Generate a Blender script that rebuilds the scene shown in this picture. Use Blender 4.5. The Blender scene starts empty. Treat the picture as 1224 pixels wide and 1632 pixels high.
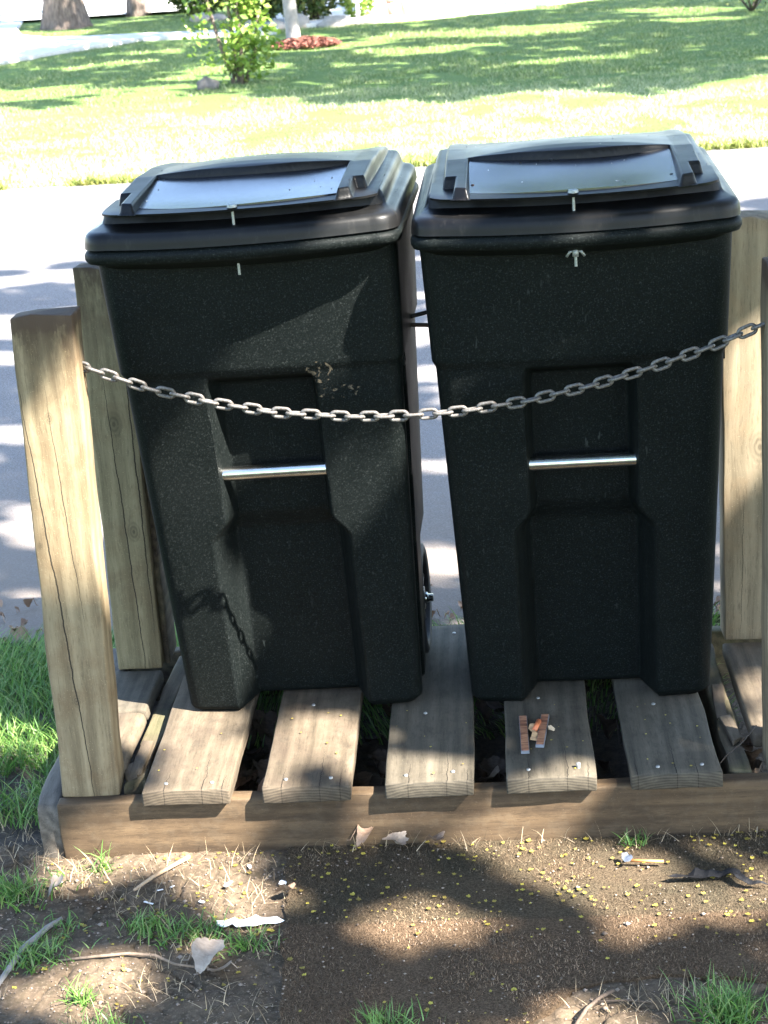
import bpy, bmesh, math, random
import numpy as np
from mathutils import Vector, Matrix, noise
SC = bpy.context.scene
COL = SC.collection
rnd = random.Random(7)
RS = np.random.RandomState(11)

# ------------------------------------------------------------------ camera
cam_d = bpy.data.cameras.new('camera'); cam = bpy.data.objects.new('camera', cam_d); COL.objects.link(cam)
R_ = Vector((0.99704885, 0.04495982, -0.062227)); U_ = Vector((0.0441469, 0.327351, 0.94387095)); F_ = Vector((-0.06280634, 0.94383258, -0.3244001))
M = Matrix((( R_.x, U_.x, -F_.x, 0.8931), (R_.y, U_.y, -F_.y, -3.0591), (R_.z, U_.z, -F_.z, 1.7561), (0, 0, 0, 1)))
cam.matrix_world = M
cam_d.sensor_fit = 'HORIZONTAL'; cam_d.sensor_width = 36; cam_d.lens = 2784.34 / 1224 * 36
cam_d.clip_start = 0.05; cam_d.clip_end = 2000
cam_d.dof.use_dof = True; cam_d.dof.focus_distance = 3.15; cam_d.dof.aperture_fstop = 20
SC.camera = cam
SC.render.resolution_x = 768; SC.render.resolution_y = 1024

# ------------------------------------------------------------------ world, sun, exposure
SUN = Vector((1.0, -0.62, 1.2)).normalized()          # direction towards the sun
elev = math.asin(SUN.z); azim = math.atan2(SUN.x, SUN.y)   # from +Y clockwise
w = bpy.data.worlds.new('World'); SC.world = w; w.use_nodes = True
nt = w.node_tree; bg = nt.nodes['Background']
sky = nt.nodes.new('ShaderNodeTexSky'); sky.sky_type = 'NISHITA'; sky.sun_disc = False
sky.sun_elevation = elev; sky.sun_rotation = azim; sky.air_density = 1.0; sky.dust_density = 0.8; sky.ozone_density = 1.3
nt.links.new(sky.outputs[0], bg.inputs[0]); bg.inputs[1].default_value = 0.105
sl = bpy.data.lights.new('sun', 'SUN'); sl.energy = 5.0; sl.angle = math.radians(0.55); sl.color = (1.0, 0.95, 0.88)
so = bpy.data.objects.new('sun', sl); COL.objects.link(so)
so.rotation_euler = SUN.to_track_quat('Z', 'Y').to_euler()
SC.view_settings.view_transform = 'Standard'; SC.view_settings.look = 'None'
SC.view_settings.gamma = 1.0; SC.view_settings.use_curve_mapping = False
SC.view_settings.exposure = 3.3

# ------------------------------------------------------------------ helpers
def link(o, parent=None):
    COL.objects.link(o)
    if parent is not None: o.parent = parent
    return o
def mesh_from(name, V, Fc, mat=None, parent=None, smooth=False, loc=(0, 0, 0), rot=(0, 0, 0)):
    me = bpy.data.meshes.new(name)
    if isinstance(Fc, np.ndarray):
        V = np.asarray(V, np.float32); k = Fc.shape[1]; n = len(Fc)
        me.vertices.add(len(V)); me.vertices.foreach_set('co', V.ravel())
        me.loops.add(n * k); me.loops.foreach_set('vertex_index', Fc.astype(np.int32).ravel())
        me.polygons.add(n); me.polygons.foreach_set('loop_start', np.arange(0, n * k, k, dtype=np.int32))
        me.update(calc_edges=True)
    else:
        me.from_pydata([tuple(v) for v in V], [], [tuple(f) for f in Fc]); me.update()
    if smooth: me.polygons.foreach_set('use_smooth', np.ones(len(me.polygons), bool))
    o = bpy.data.objects.new(name, me)
    if mat: me.materials.append(mat)
    o.location = loc; o.rotation_euler = rot
    return link(o, parent)
def empty(name, loc, label, cat, group=None, rot=(0, 0, 0)):
    o = bpy.data.objects.new(name, None); COL.objects.link(o); o.location = loc; o.rotation_euler = rot
    o.empty_display_size = 0.1
    o['label'] = label; o['category'] = cat
    if group: o['group'] = group
    return o
def tag(o, label=None, cat=None, group=None, kind=None):
    if label: o['label'] = label
    if cat: o['category'] = cat
    if group: o['group'] = group
    if kind: o['kind'] = kind
    return o
def autosmooth(o, ang=40):
    me = o.data
    me.polygons.foreach_set('use_smooth', np.ones(len(me.polygons), bool))
    bm = bmesh.new(); bm.from_mesh(me); a = math.radians(ang)
    for e in bm.edges:
        if len(e.link_faces) == 2 and e.calc_face_angle(0) > a: e.smooth = False
    bm.to_mesh(me); bm.free()
def tube_geo(P, rad, n=8, closed=False, cap=True):
    P = [Vector(p) for p in P]; N = len(P)
    if not hasattr(rad, '__len__'): rad = [rad] * N
    V = []; Fc = []
    up = Vector((0.123, 0.31, 0.94)).normalized()
    prev = None
    for i, p in enumerate(P):
        t = (P[(i + 1) % N] - P[i - 1]) if closed else (P[min(i + 1, N - 1)] - P[max(i - 1, 0)])
        t.normalize()
        a = t.cross(up) if prev is None else prev - t * prev.dot(t)
        if a.length < 1e-6: a = t.orthogonal()
        a.normalize(); b = t.cross(a); prev = a
        for k in range(n):
            q = 2 * math.pi * k / n
            V.append(p + (a * math.cos(q) + b * math.sin(q)) * rad[i])
    R = N if closed else N - 1
    for i in range(R):
        for k in range(n):
            j = (i + 1) % N; l = (k + 1) % n
            Fc.append((i * n + k, i * n + l, j * n + l, j * n + k))
    if cap and not closed:
        Fc.append(tuple(range(n))[::-1]); Fc.append(tuple((N - 1) * n + k for k in range(n)))
    return V, Fc
def tube(name, P, rad, mat, parent=None, n=8, closed=False, smooth=True):
    V, Fc = tube_geo(P, rad, n, closed)
    o = mesh_from(name, V, Fc, mat, parent, smooth)
    return o
def merge_geo(parts):
    V = []; Fc = []
    for v, f in parts:
        b = len(V); V += [tuple(q) for q in v]; Fc += [tuple(i + b for i in q) for q in f]
    return V, Fc
def sstep(a, b, x):
    t = np.clip((x - a) / (b - a), 0, 1); return t * t * (3 - 2 * t)

# ------------------------------------------------------------------ materials
class NT:
    def __init__(s, name):
        s.m = bpy.data.materials.new(name); s.m.use_nodes = True; s.t = s.m.node_tree
        s.b = s.t.nodes['Principled BSDF']; s.out = s.t.nodes['Material Output']
    def n(s, typ, **kw):
        x = s.t.nodes.new('ShaderNode' + typ)
        for k, v in kw.items(): setattr(x, k, v)
        return x
    def l(s, a, b): s.t.links.new(a, b)
    def set(s, sock, v):
        if isinstance(v, (int, float)): sock.default_value = v
        elif isinstance(v, tuple): sock.default_value = v if len(v) == len(sock.default_value) else (*v, 1)
        else: s.l(v, sock)
    def math(s, op, a, b=0.0, c=None, clamp=False):
        x = s.n('Math', operation=op); x.use_clamp = clamp
        s.set(x.inputs[0], a); s.set(x.inputs[1], b)
        if c is not None: s.set(x.inputs[2], c)
        return x.outputs[0]
    def mix(s, f, a, b, blend='MIX'):
        x = s.n('Mix', data_type='RGBA', blend_type=blend)
        s.set(x.inputs[0], f); s.set(x.inputs[6], a); s.set(x.inputs[7], b); return x.outputs[2]
    def noise(s, vec, scale, det=4, rough=0.6, dist=0.0, col=False):
        x = s.n('TexNoise'); s.set(x.inputs['Scale'], scale); x.inputs['Detail'].default_value = det
        x.inputs['Roughness'].default_value = rough; x.inputs['Distortion'].default_value = dist
        if vec is not None: s.l(vec, x.inputs['Vector'])
        return x.outputs[1 if col else 0]
    def ramp(s, f, stops):
        x = s.n('ValToRGB'); e = x.color_ramp.elements
        while len(e) > 1: e.remove(e[0])
        e[0].position = stops[0][0]; c = stops[0][1]; e[0].color = (*c, 1) if isinstance(c, tuple) else (c, c, c, 1)
        for p, c in stops[1:]:
            q = e.new(p); q.color = (*c, 1) if isinstance(c, tuple) else (c, c, c, 1)
        s.l(f, x.inputs[0]); return x.outputs[0]
    def coord(s, kind='Object'):
        return s.n('TexCoord').outputs[kind]
    def mapping(s, vec, scale=(1, 1, 1), loc=(0, 0, 0), rot=(0, 0, 0)):
        x = s.n('Mapping'); x.inputs['Scale'].default_value = scale; s.set(x.inputs['Location'], loc); x.inputs['Rotation'].default_value = rot
        s.l(vec, x.inputs['Vector']); return x.outputs[0]
    def bump(s, h, strength=0.5, dist=0.01, prev=None):
        x = s.n('Bump'); x.inputs['Strength'].default_value = strength; x.inputs['Distance'].default_value = dist
        s.l(h, x.inputs['Height'])
        if prev is not None: s.l(prev, x.inputs['Normal'])
        return x.outputs[0]
    def done(s, color=None, rough=None, bump=None, metal=None, spec=None):
        if color is not None: s.set(s.b.inputs['Base Color'], color)
        if rough is not None: s.set(s.b.inputs['Roughness'], rough)
        if metal is not None: s.set(s.b.inputs['Metallic'], metal)
        if spec is not None: s.set(s.b.inputs['Specular IOR Level'], spec)
        if bump is not None: s.l(bump, s.b.inputs['Normal'])
        return s.m
    def sep(s, v):
        x = s.n('SeparateXYZ'); s.l(v, x.inputs[0]); return x.outputs
def simple(name, col, rough=0.6, metal=0.0, var=0.25, scale=30, bumps=0.2, bd=0.001):
    N = NT(name); c = N.coord(); f = N.noise(c, scale)
    a = tuple(x * (1 - var) for x in col); b = tuple(min(1, x * (1 + var)) for x in col)
    return N.done(N.ramp(f, [(0.3, a), (0.7, b)]), rough, N.bump(f, bumps, bd), metal)
def leafmat(name, c1, c2, trans=0.35, rough=0.45, scale=3.0, c3=None):
    N = NT(name); g = N.n('NewGeometry'); rnd_ = g.outputs['Random Per Island']
    st = [(0.0, c1), (1.0, c2)] if c3 is None else [(0.0, c1), (0.6, c2), (1.0, c3)]
    col = N.ramp(rnd_, st)
    N.done(col, rough)
    if trans > 0:
        tr = N.n('BsdfTranslucent'); N.l(col, tr.inputs[0])
        mx = N.n('MixShader'); mx.inputs[0].default_value = trans
        N.l(N.b.outputs[0], mx.inputs[1]); N.l(tr.outputs[0], mx.inputs[2]); N.l(mx.outputs[0], N.out.inputs[0])
    return N.m
def mat_wood(name, axis, dark, light, stain=(0.05, 0.035, 0.025), stain_amt=0.4, grain=1.0, rough=0.8, knots=(), cracks=(), zdark=None, moss=0.0, splash=0.0, endcracks=False):
    """axis: grain direction in object space; knots: (x,z,r) on the wide face; cracks: (x0,slope,zlo,zhi,width)"""
    N = NT(name); co = N.coord()
    oi = N.n('ObjectInfo'); rv = N.n('VectorMath', operation='SCALE'); cb = N.n('CombineXYZ')
    for i in range(3): N.l(oi.outputs['Random'], cb.inputs[i])
    N.l(cb.outputs[0], rv.inputs[0]); rv.inputs[3].default_value = 37.0
    ad = N.n('VectorMath', operation='ADD'); N.l(co, ad.inputs[0]); N.l(rv.outputs[0], ad.inputs[1])
    v = ad.outputs[0]
    sx, sy, sz = N.sep(co)
    kmask = None
    if knots:
        wx = None
        for (kx, kz, r) in knots:
            dx = N.math('SUBTRACT', sx, kx); dz = N.math('MULTIPLY', N.math('SUBTRACT', sz, kz), 0.62)
            d = N.math('SQRT', N.math('ADD', N.math('MULTIPLY', dx, dx), N.math('MULTIPLY', dz, dz)))
            infl = N.math('EXPONENT', N.math('MULTIPLY', d, -1.0 / (r * 1.6)))
            push = N.math('MULTIPLY', N.math('MULTIPLY', dx, infl), -0.75)
            wx = push if wx is None else N.math('ADD', wx, push)
            km = N.math('SUBTRACT', 1.0, N.math('DIVIDE', d, r), clamp=True)
            ring = N.math('MULTIPLY_ADD', N.math('SINE', N.math('MULTIPLY', d, 6.28 / (r * 0.38))), 0.3, 0.7)
            km = N.math('MULTIPLY', N.math('POWER', km, 0.6), ring)
            kmask = km if kmask is None else N.math('MAXIMUM', kmask, km)
        cb2 = N.n('CombineXYZ'); N.l(wx, cb2.inputs[0])
        a2 = N.n('VectorMath', operation='ADD'); N.l(v, a2.inputs[0]); N.l(cb2.outputs[0], a2.inputs[1]); v = a2.outputs[0]
    s1 = [1, 1, 1]; s1[axis] = 0.035
    g1 = N.noise(N.mapping(v, tuple(s1)), 95, 6, 0.72, 0.25)
    s2 = [1, 1, 1]; s2[axis] = 0.06
    g2 = N.noise(N.mapping(v, tuple(s2)), 16, 3, 0.5, 1.2)
    wv = N.n('TexWave', wave_type='RINGS', rings_direction='XYZ'[axis])
    wv.inputs['Scale'].default_value = 13; wv.inputs['Distortion'].default_value = 5.5; wv.inputs['Detail'].default_value = 2
    wv.inputs['Detail Scale'].default_value = 0.7
    s3 = [1, 1, 1]; s3[axis] = 0.12
    N.l(N.mapping(v, tuple(s3), loc=(0.31, 0.17, 0.23)), wv.inputs['Vector'])
    gm = N.math('ADD', N.math('MULTIPLY', g1, 0.42), N.math('ADD', N.math('MULTIPLY', g2, 0.45), N.math('MULTIPLY', wv.outputs[1], 0.13)))
    col = N.ramp(gm, [(0.33, dark), (0.67, light)])
    st = N.noise(v, 9, 5, 0.65, 0.6)
    col = N.mix(N.math('MULTIPLY', N.ramp(st, [(0.45, 0.0), (0.68, 1.0)]), stain_amt), col, stain)
    fine = N.noise(N.mapping(v, tuple([1 if i != axis else 0.1 for i in range(3)])), 260, 3, 0.7)
    col = N.mix(N.ramp(fine, [(0.54, 0.0), (0.70, 0.45)]), col, tuple(x * 0.5 for x in dark))
    spk = N.noise(v, 420, 2, 0.5)
    col = N.mix(N.ramp(spk, [(0.64, 0.0), (0.72, 0.35)]), col, tuple(min(1, x * 1.6) for x in light))
    if moss > 0:
        col = N.mix(N.math('MULTIPLY', N.ramp(N.noise(v, 5, 4), [(0.45, 0.0), (0.65, 1.0)]), moss), col, (0.10, 0.11, 0.045))
    if splash > 0:
        mp = N.noise(N.mapping(co, (7, 7, 7)), 5, 4, 0.7)
        col = N.mix(N.math('MULTIPLY', N.ramp(mp, [(0.5, 0.0), (0.6, 1.0)]), splash), col, (0.30, 0.27, 0.20))
    h = N.math('ADD', N.math('MULTIPLY', gm, 0.7), N.math('MULTIPLY', fine, -0.3))
    if axis == 1 and endcracks:
        for k, (ox, ln) in enumerate(((-0.055, 0.10), (0.02, 0.17), (0.06, 0.07))):
            wob = N.math('MULTIPLY', N.math('SUBTRACT', N.noise(N.mapping(v, (0, 1, 0)), 14, 4, 0.7), 0.5), 0.022)
            xo = N.math('MULTIPLY_ADD', oi.outputs['Random'], 0.04, ox - 0.02 + 0.0)
            d = N.math('ABSOLUTE', N.math('SUBTRACT', sx, N.math('ADD', xo, wob)))
            fy = N.math('DIVIDE', N.math('SUBTRACT', -0.392 + ln, sy), ln, clamp=True)
            cm = N.math('LESS_THAN', d, N.math('MULTIPLY', fy, 0.0011))
            col = N.mix(N.math('MULTIPLY', cm, 0.9), col, (0.008, 0.006, 0.004)); h = N.math('SUBTRACT', h, N.math('MULTIPLY', cm, 1.2))
        eg = N.math('DIVIDE', N.math('SUBTRACT', -0.389, sy), 0.002, clamp=True)      # end grain: growth rings, darker
        wr = N.n('TexWave', wave_type='RINGS', rings_direction='Y'); wr.inputs['Scale'].default_value = 55; wr.inputs['Distortion'].default_value = 3.5
        N.l(N.mapping(co, (0.45, 0, 1), loc=(0.0, 0, 0.06)), wr.inputs['Vector'])
        col = N.mix(N.math('MULTIPLY', eg, 0.6), col, N.ramp(wr.outputs[1], [(0.2, tuple(x * 0.6 for x in dark)), (0.8, tuple(x * 0.6 for x in light))]))
        sc2 = N.noise(N.mapping(v, (1, 0.5, 1)), 30, 6, 0.8)
        col = N.mix(N.ramp(sc2, [(0.52, 0.0), (0.68, 0.5)]), col, (0.03, 0.024, 0.017))
    if axis == 0:
        sc2 = N.noise(N.mapping(v, (0.25, 1, 1)), 38, 6, 0.8)
        col = N.mix(N.ramp(sc2, [(0.50, 0.0), (0.66, 0.6)]), col, (0.028, 0.018, 0.010))
        sc3 = N.noise(N.mapping(v, (0.6, 1, 3)), 90, 4, 0.8)
        col = N.mix(N.ramp(sc3, [(0.66, 0.0), (0.74, 0.4)]), col, (0.20, 0.155, 0.105))
    if kmask is not None:
        col = N.mix(N.math('MULTIPLY', kmask, 0.8), col, tuple(x * 0.45 for x in dark))
    for (x0, sl_, zlo, zhi, wd) in cracks:
        wob = N.math('MULTIPLY', N.math('SUBTRACT', N.noise(N.mapping(co, (0, 0, 1)), 5, 5, 0.7), 0.5), 0.018)
        cx = N.math('ADD', N.math('MULTIPLY_ADD', sz, sl_, x0), wob)
        d = N.math('ABSOLUTE', N.math('SUBTRACT', sx, cx))
        zc = (zlo + zhi) / 2; zh = (zhi - zlo) / 2
        wz = N.math('MULTIPLY', N.math('SUBTRACT', 1.0, N.math('POWER', N.math('ABSOLUTE', N.math('DIVIDE', N.math('SUBTRACT', sz, zc), zh)), 2.0), clamp=True), wd)
        cm = N.math('LESS_THAN', d, wz)
        col = N.mix(N.math('MULTIPLY', cm, 0.92), col, (0.012, 0.009, 0.006))
        h = N.math('SUBTRACT', h, N.math('MULTIPLY', cm, 1.5))
    if zdark is not None:   # weathered dark end grain towards one end of a post
        z0, z1 = zdark
        f = N.math('DIVIDE', N.math('SUBTRACT', sz, z0), z1 - z0, clamp=True)
        f = N.math('MULTIPLY', f, N.ramp(N.noise(N.mapping(co, (1, 1, 0.3)), 22, 5, 0.7), [(0.30, 0.0), (0.52, 1.0)]))
        col = N.mix(N.math('MULTIPLY', f, 0.95), col, (0.030, 0.018, 0.010))
        f2 = N.math('DIVIDE', N.math('SUBTRACT', sz, N.math('MULTIPLY_ADD', N.noise(N.mapping(co, (1, 1, 0.4)), 45, 4, 0.7), 0.09, z1 - 0.085)), 0.012, clamp=True)
        col = N.mix(N.math('MULTIPLY', f2, 0.85), col, (0.045, 0.028, 0.017))
    return N.done(col, rough, N.bump(h, 0.4 * grain, 0.0025), spec=0.25)

W_POST = [(-0.0,), ]
tan_d, tan_l = (0.10, 0.073, 0.040), (0.26, 0.20, 0.118)
post_mat = mat_wood('weathered_post_wood', 2, tan_d, tan_l, stain=(0.11, 0.065, 0.03), stain_amt=0.55, knots=((-0.002, -0.28, 0.009), (-0.03, 0.05, 0.006), (0.02, 0.30, 0.008)),
                    cracks=((-0.012, -0.045, -0.6, 0.42, 0.0015), (0.03, -0.03, -0.15, 0.38, 0.0008), (-0.035, -0.05, 0.2, 0.5, 0.0014)), zdark=(0.30, 0.50))
post_mat2 = mat_wood('weathered_post_wood_knotty', 2, (0.095, 0.076, 0.04), (0.24, 0.195, 0.11), stain=(0.09, 0.055, 0.025), stain_amt=0.5,
                     knots=((0.005, 0.12, 0.020), (0.022, -0.13, 0.016)), cracks=((0.0, -0.03, -0.6, 0.3, 0.0013), (0.043, -0.0, -0.4, 0.4, 0.0015)), zdark=(0.2, 0.5))
post_mat3 = mat_wood('pale_post_wood_knotty', 2, (0.10, 0.08, 0.05), (0.235, 0.19, 0.125), stain=(0.2, 0.13, 0.07), stain_amt=0.35,
                     knots=((0.02, 0.22, 0.010), (0.012, -0.02, 0.024)), cracks=((-0.02, 0.01, -0.5, -0.1, 0.0006), (0.03, 0.02, 0.1, 0.4, 0.0006)), zdark=(0.45, 0.54))
post_mat4 = mat_wood('plain_post_wood', 2, (0.10, 0.075, 0.045), (0.21, 0.165, 0.105), stain_amt=0.4, zdark=(0.38, 0.5))
beam_mat = mat_wood('brown_beam_wood', 0, (0.034, 0.021, 0.011), (0.098, 0.064, 0.034), stain=(0.05, 0.032, 0.018), stain_amt=0.55, splash=0.03)
plank_mat = mat_wood('grey_brown_plank_wood', 1, (0.038, 0.032, 0.022), (0.108, 0.09, 0.064), stain=(0.055, 0.045, 0.032), stain_amt=0.6, splash=0.03, endcracks=True)
plank_mat2 = mat_wood('warm_plank_wood', 1, (0.046, 0.035, 0.022), (0.122, 0.094, 0.063), stain=(0.05, 0.035, 0.025), stain_amt=0.6, splash=0.03, endcracks=True)
rot_mat = mat_wood('rotten_joist_wood', 1, (0.03, 0.022, 0.014), (0.13, 0.10, 0.065), stain=(0.015, 0.012, 0.009), stain_amt=0.8, grain=2.0, moss=0.3)
grey_mat = mat_wood('grey_rotten_wood', 1, (0.04, 0.034, 0.027), (0.14, 0.12, 0.095), stain=(0.04, 0.03, 0.02), stain_amt=0.6, grain=2.0)

def mat_plastic(name, smear=False):
    N = NT(name); c = N.coord()
    n1 = N.noise(c, 330, 3, 0.75); n2 = N.noise(c, 6, 4, 0.6); n3 = N.noise(N.mapping(c, (1, 1, 0.12)), 40, 4, 0.7)
    col = N.ramp(n1, [(0.40, (0.0018, 0.0026, 0.0025)), (0.58, (0.0044, 0.0060, 0.0057)), (0.72, (0.034, 0.037, 0.035))])
    col = N.mix(N.math('MULTIPLY', N.ramp(n2, [(0.4, 0.0), (0.7, 1.0)]), 0.05), col, (0.02, 0.022, 0.02))
    sc = N.ramp(n3, [(0.68, 0.0), (0.76, 0.08)])
    col = N.mix(sc, col, (0.13, 0.135, 0.12))
    n5 = N.noise(N.mapping(c, (1, 1, 0.06), rot=(0, 0.35, 0)), 130, 3, 0.5); n6 = N.noise(c, 8, 3, 0.6)
    scf = N.math('MULTIPLY', N.ramp(n5, [(0.66, 0.0), (0.70, 1.0)]), N.ramp(n6, [(0.52, 0.0), (0.66, 0.5)]))
    col = N.mix(scf, col, (0.05, 0.055, 0.05))
    if smear:
        sx, sy, sz = N.sep(c)
        def blob(px, pz, rx, rz, th):
            dx = N.math('DIVIDE', N.math('SUBTRACT', sx, px), rx); dz = N.math('DIVIDE', N.math('SUBTRACT', sz, pz), rz)
            d = N.math('SUBTRACT', 1.0, N.math('ADD', N.math('MULTIPLY', dx, dx), N.math('MULTIPLY', dz, dz)), clamp=True)
            nn = N.ramp(N.noise(c, 75, 3, 0.6, 0.6), [(th, 0.0), (th + 0.05, 1.0)])
            d = N.math('MULTIPLY', N.math('LESS_THAN', 0.02, d), nn)
            front = N.math('LESS_THAN', sy, 0.12)
            return N.math('MULTIPLY', d, front)
        m = N.math('MAXIMUM', blob(0.117, 0.765, 0.027, 0.023, 0.53), blob(0.15, 0.722, 0.048, 0.014, 0.56))
        col = N.mix(N.math('MULTIPLY', m, 0.75), col, (0.10, 0.08, 0.055))
    b = N.bump(n1, 0.15, 0.001)
    return N.done(col, N.ramp(n2, [(0.3, 0.5), (0.7, 0.6)]), b, spec=0.08)
bin_matL = mat_plastic('speckled_bin_plastic_smeared', True)
bin_matR = mat_plastic('speckled_bin_plastic')
def mat_lid():
    N = NT('black_lid_plastic'); c = N.coord()
    n1 = N.noise(c, 5, 4); n2 = N.noise(c, 500, 2); n3 = N.noise(N.mapping(c, (1, 1, 0.3)), 60, 5, 0.75)
    col = N.mix(N.ramp(n3, [(0.55, 0.0), (0.75, 0.35)]), (0.003, 0.003, 0.0033), (0.035, 0.032, 0.028))
    col = N.mix(N.ramp(n1, [(0.45, 0.0), (0.7, 0.25)]), col, (0.03, 0.03, 0.027))
    return N.done(col, N.ramp(n1, [(0.3, 0.30), (0.7, 0.45)]), N.bump(n2, 0.12, 0.0006), spec=0.14)
lid_mat = mat_lid()
def mat_panel():
    N = NT('glossy_lid_panel'); c = N.coord()
    n = N.noise(c, 90, 5, 0.8); w1 = N.noise(c, 3.5, 1)
    col = N.mix(N.ramp(n, [(0.70, 0.0), (0.78, 0.4)]), (0.008, 0.009, 0.012), (0.06, 0.06, 0.058))
    return N.done(col, N.ramp(n, [(0.3, 0.18), (0.8, 0.26)]), N.bump(w1, 0.22, 0.02), spec=1.0)
panel_mat = mat_panel(); panel_mat.node_tree.nodes['Principled BSDF'].inputs['IOR'].default_value = 1.5
rubber = simple('wheel_rubber', (0.014, 0.014, 0.015), 0.7, scale=80)
hubm = simple('wheel_plastic', (0.02, 0.02, 0.022), 0.4)
chrome = simple('zinc_plated_steel', (0.42, 0.42, 0.39), 0.26, 1.0, 0.12, 40, 0.1)
boltm = simple('dull_bolt_steel', (0.20, 0.21, 0.20), 0.5, 0.6, 0.3, 300)
galv = NT('galvanised_chain_steel')
_c = galv.coord(); _n = galv.noise(_c, 160, 4, 0.7)
galv = galv.done(galv.ramp(_n, [(0.35, (0.05, 0.036, 0.027)), (0.55, (0.10, 0.095, 0.088)), (0.75, (0.17, 0.165, 0.15))]), 0.55, galv.bump(_n, 0.5, 0.0008), 0.3)
nail_m = simple('nail_head_steel', (0.35, 0.34, 0.32), 0.45, 0.7, 0.3, 200)
rust_m = simple('rusty_steel', (0.12, 0.06, 0.035), 0.8, 0.3, 0.4, 200)

# ------------------------------------------------------------------ ground, street, lawn
def sheet(name, x0, x1, y0, y1, z, mat, nx=2, ny=2, hf=None, edge=None):
    xs = np.linspace(x0, x1, nx); ys = np.linspace(y0, y1, ny)
    X, Y = np.meshgrid(xs, ys)
    if edge is not None: X, Y = edge(X, Y)
    Z = np.full_like(X, z)
    if hf is not None: Z = Z + hf(X, Y)
    V = np.stack([X.ravel(), Y.ravel(), Z.ravel()], 1)
    i = np.arange((nx - 1) * (ny - 1)); r = i // (nx - 1); c = i % (nx - 1); a = r * nx + c
    return mesh_from(name, V, np.stack([a, a + 1, a + nx + 1, a + nx], 1), mat, smooth=True)
def fbm(X, Y, sc, seed=0, octv=4, pers=0.5):
    out = np.zeros_like(X, dtype=float); amp = 1; tot = 0
    for o in range(octv):
        rs = np.random.RandomState(seed + o); G = rs.rand(256, 256)
        fx = X * sc * 2 ** o; fy = Y * sc * 2 ** o
        ix = np.floor(fx).astype(int); iy = np.floor(fy).astype(int); tx = fx - ix; ty = fy - iy
        tx = tx * tx * (3 - 2 * tx); ty = ty * ty * (3 - 2 * ty)
        g = lambda a, b: G[a % 256, b % 256]
        v = (g(ix, iy) * (1 - tx) + g(ix + 1, iy) * tx) * (1 - ty) + (g(ix, iy + 1) * (1 - tx) + g(ix + 1, iy + 1) * tx) * ty
        out += v * amp; tot += amp; amp *= pers
    return out / tot

def in_poly(x, y, poly):
    ins = np.zeros(x.shape, bool); j = len(poly) - 1
    for i in range(len(poly)):
        xi, yi = poly[i]; xj, yj = poly[j]
        c = ((yi > y) != (yj > y)) & (x < (xj - xi) * (y - yi) / (yj - yi + 1e-12) + xi)
        ins ^= c; j = i
    return ins
def mat_ground():
    N = NT('dry_soil'); c = N.coord()
    n1 = N.noise(c, 7, 5, 0.65); n2 = N.noise(c, 130, 4, 0.7); n3 = N.noise(c, 28, 5, 0.7)
    col = N.ramp(n1, [(0.3, (0.04, 0.029, 0.019)), (0.7, (0.13, 0.094, 0.062))])
    col = N.mix(N.ramp(n3, [(0.45, 0.0), (0.62, 0.75)]), col, (0.035, 0.028, 0.017))
    col = N.mix(N.ramp(n2, [(0.52, 0.0), (0.66, 0.55)]), col, (0.18, 0.135, 0.095))
    h = N.math('ADD', N.math('MULTIPLY', n2, 0.4), n3)
    return N.done(col, 0.95, N.bump(h, 0.6, 0.006), spec=0.15)
soil = mat_ground()
def mat_grassbase():
    N = NT('turf'); c = N.coord(); n1 = N.noise(c, 1.2, 5, 0.6); n2 = N.noise(N.mapping(c, (1, 0.35, 1)), 55, 4, 0.7)
    col = N.ramp(n2, [(0.3, (0.035, 0.065, 0.014)), (0.7, (0.125, 0.20, 0.045))])
    col = N.mix(N.ramp(n1, [(0.45, 0.0), (0.75, 0.4)]), col, (0.15, 0.19, 0.055))
    return N.done(col, 0.9, N.bump(n2, 0.8, 0.03), spec=0.15)
turf = mat_grassbase()
def mat_asphalt():
    N = NT('worn_asphalt'); c = N.coord(); n1 = N.noise(c, 170, 3, 0.75); n2 = N.noise(c, 1.5, 4, 0.6); n3 = N.noise(c, 22, 4, 0.7)
    col = N.ramp(n1, [(0.35, (0.085, 0.076, 0.072)), (0.52, (0.155, 0.142, 0.135)), (0.72, (0.30, 0.28, 0.265))])
    col = N.mix(N.ramp(n2, [(0.4, 0.0), (0.7, 0.35)]), col, (0.21, 0.195, 0.185))
    col = N.mix(N.ramp(n3, [(0.58, 0.0), (0.7, 0.4)]), col, (0.13, 0.115, 0.10))
    sy = N.sep(c)[1]     # soil and grit washed on to the near edge
    f = N.math('DIVIDE', N.math('SUBTRACT', N.math('ADD', 2.3, N.math('MULTIPLY', n3, 1.2)), sy), 1.3, clamp=True)
    col = N.mix(N.math('MULTIPLY', f, 0.75), col, (0.155, 0.125, 0.10))
    return N.done(col, 0.9, N.bump(n1, 0.8, 0.004), spec=0.2)
asph = mat_asphalt()
conc = simple('pale_concrete', (0.46, 0.44, 0.41), 0.85, var=0.12, scale=18)

tag(sheet('ground', -150, 150, -60, 320, -0.06, turf), kind='structure')
tag(sheet('street', -40, 40, 1.12, 9.72, -0.004, asph, 200, 60, hf=lambda X, Y: 0.012 * fbm(X, Y, 0.8, 3)), kind='structure')
tag(sheet('lawn', -40, 45, 9.68, 70, -0.01, turf, 260, 200, hf=lambda X, Y: 0.05 * fbm(X, Y, 1.5, 5) * sstep(9.7, 11, Y)), kind='structure')
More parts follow.
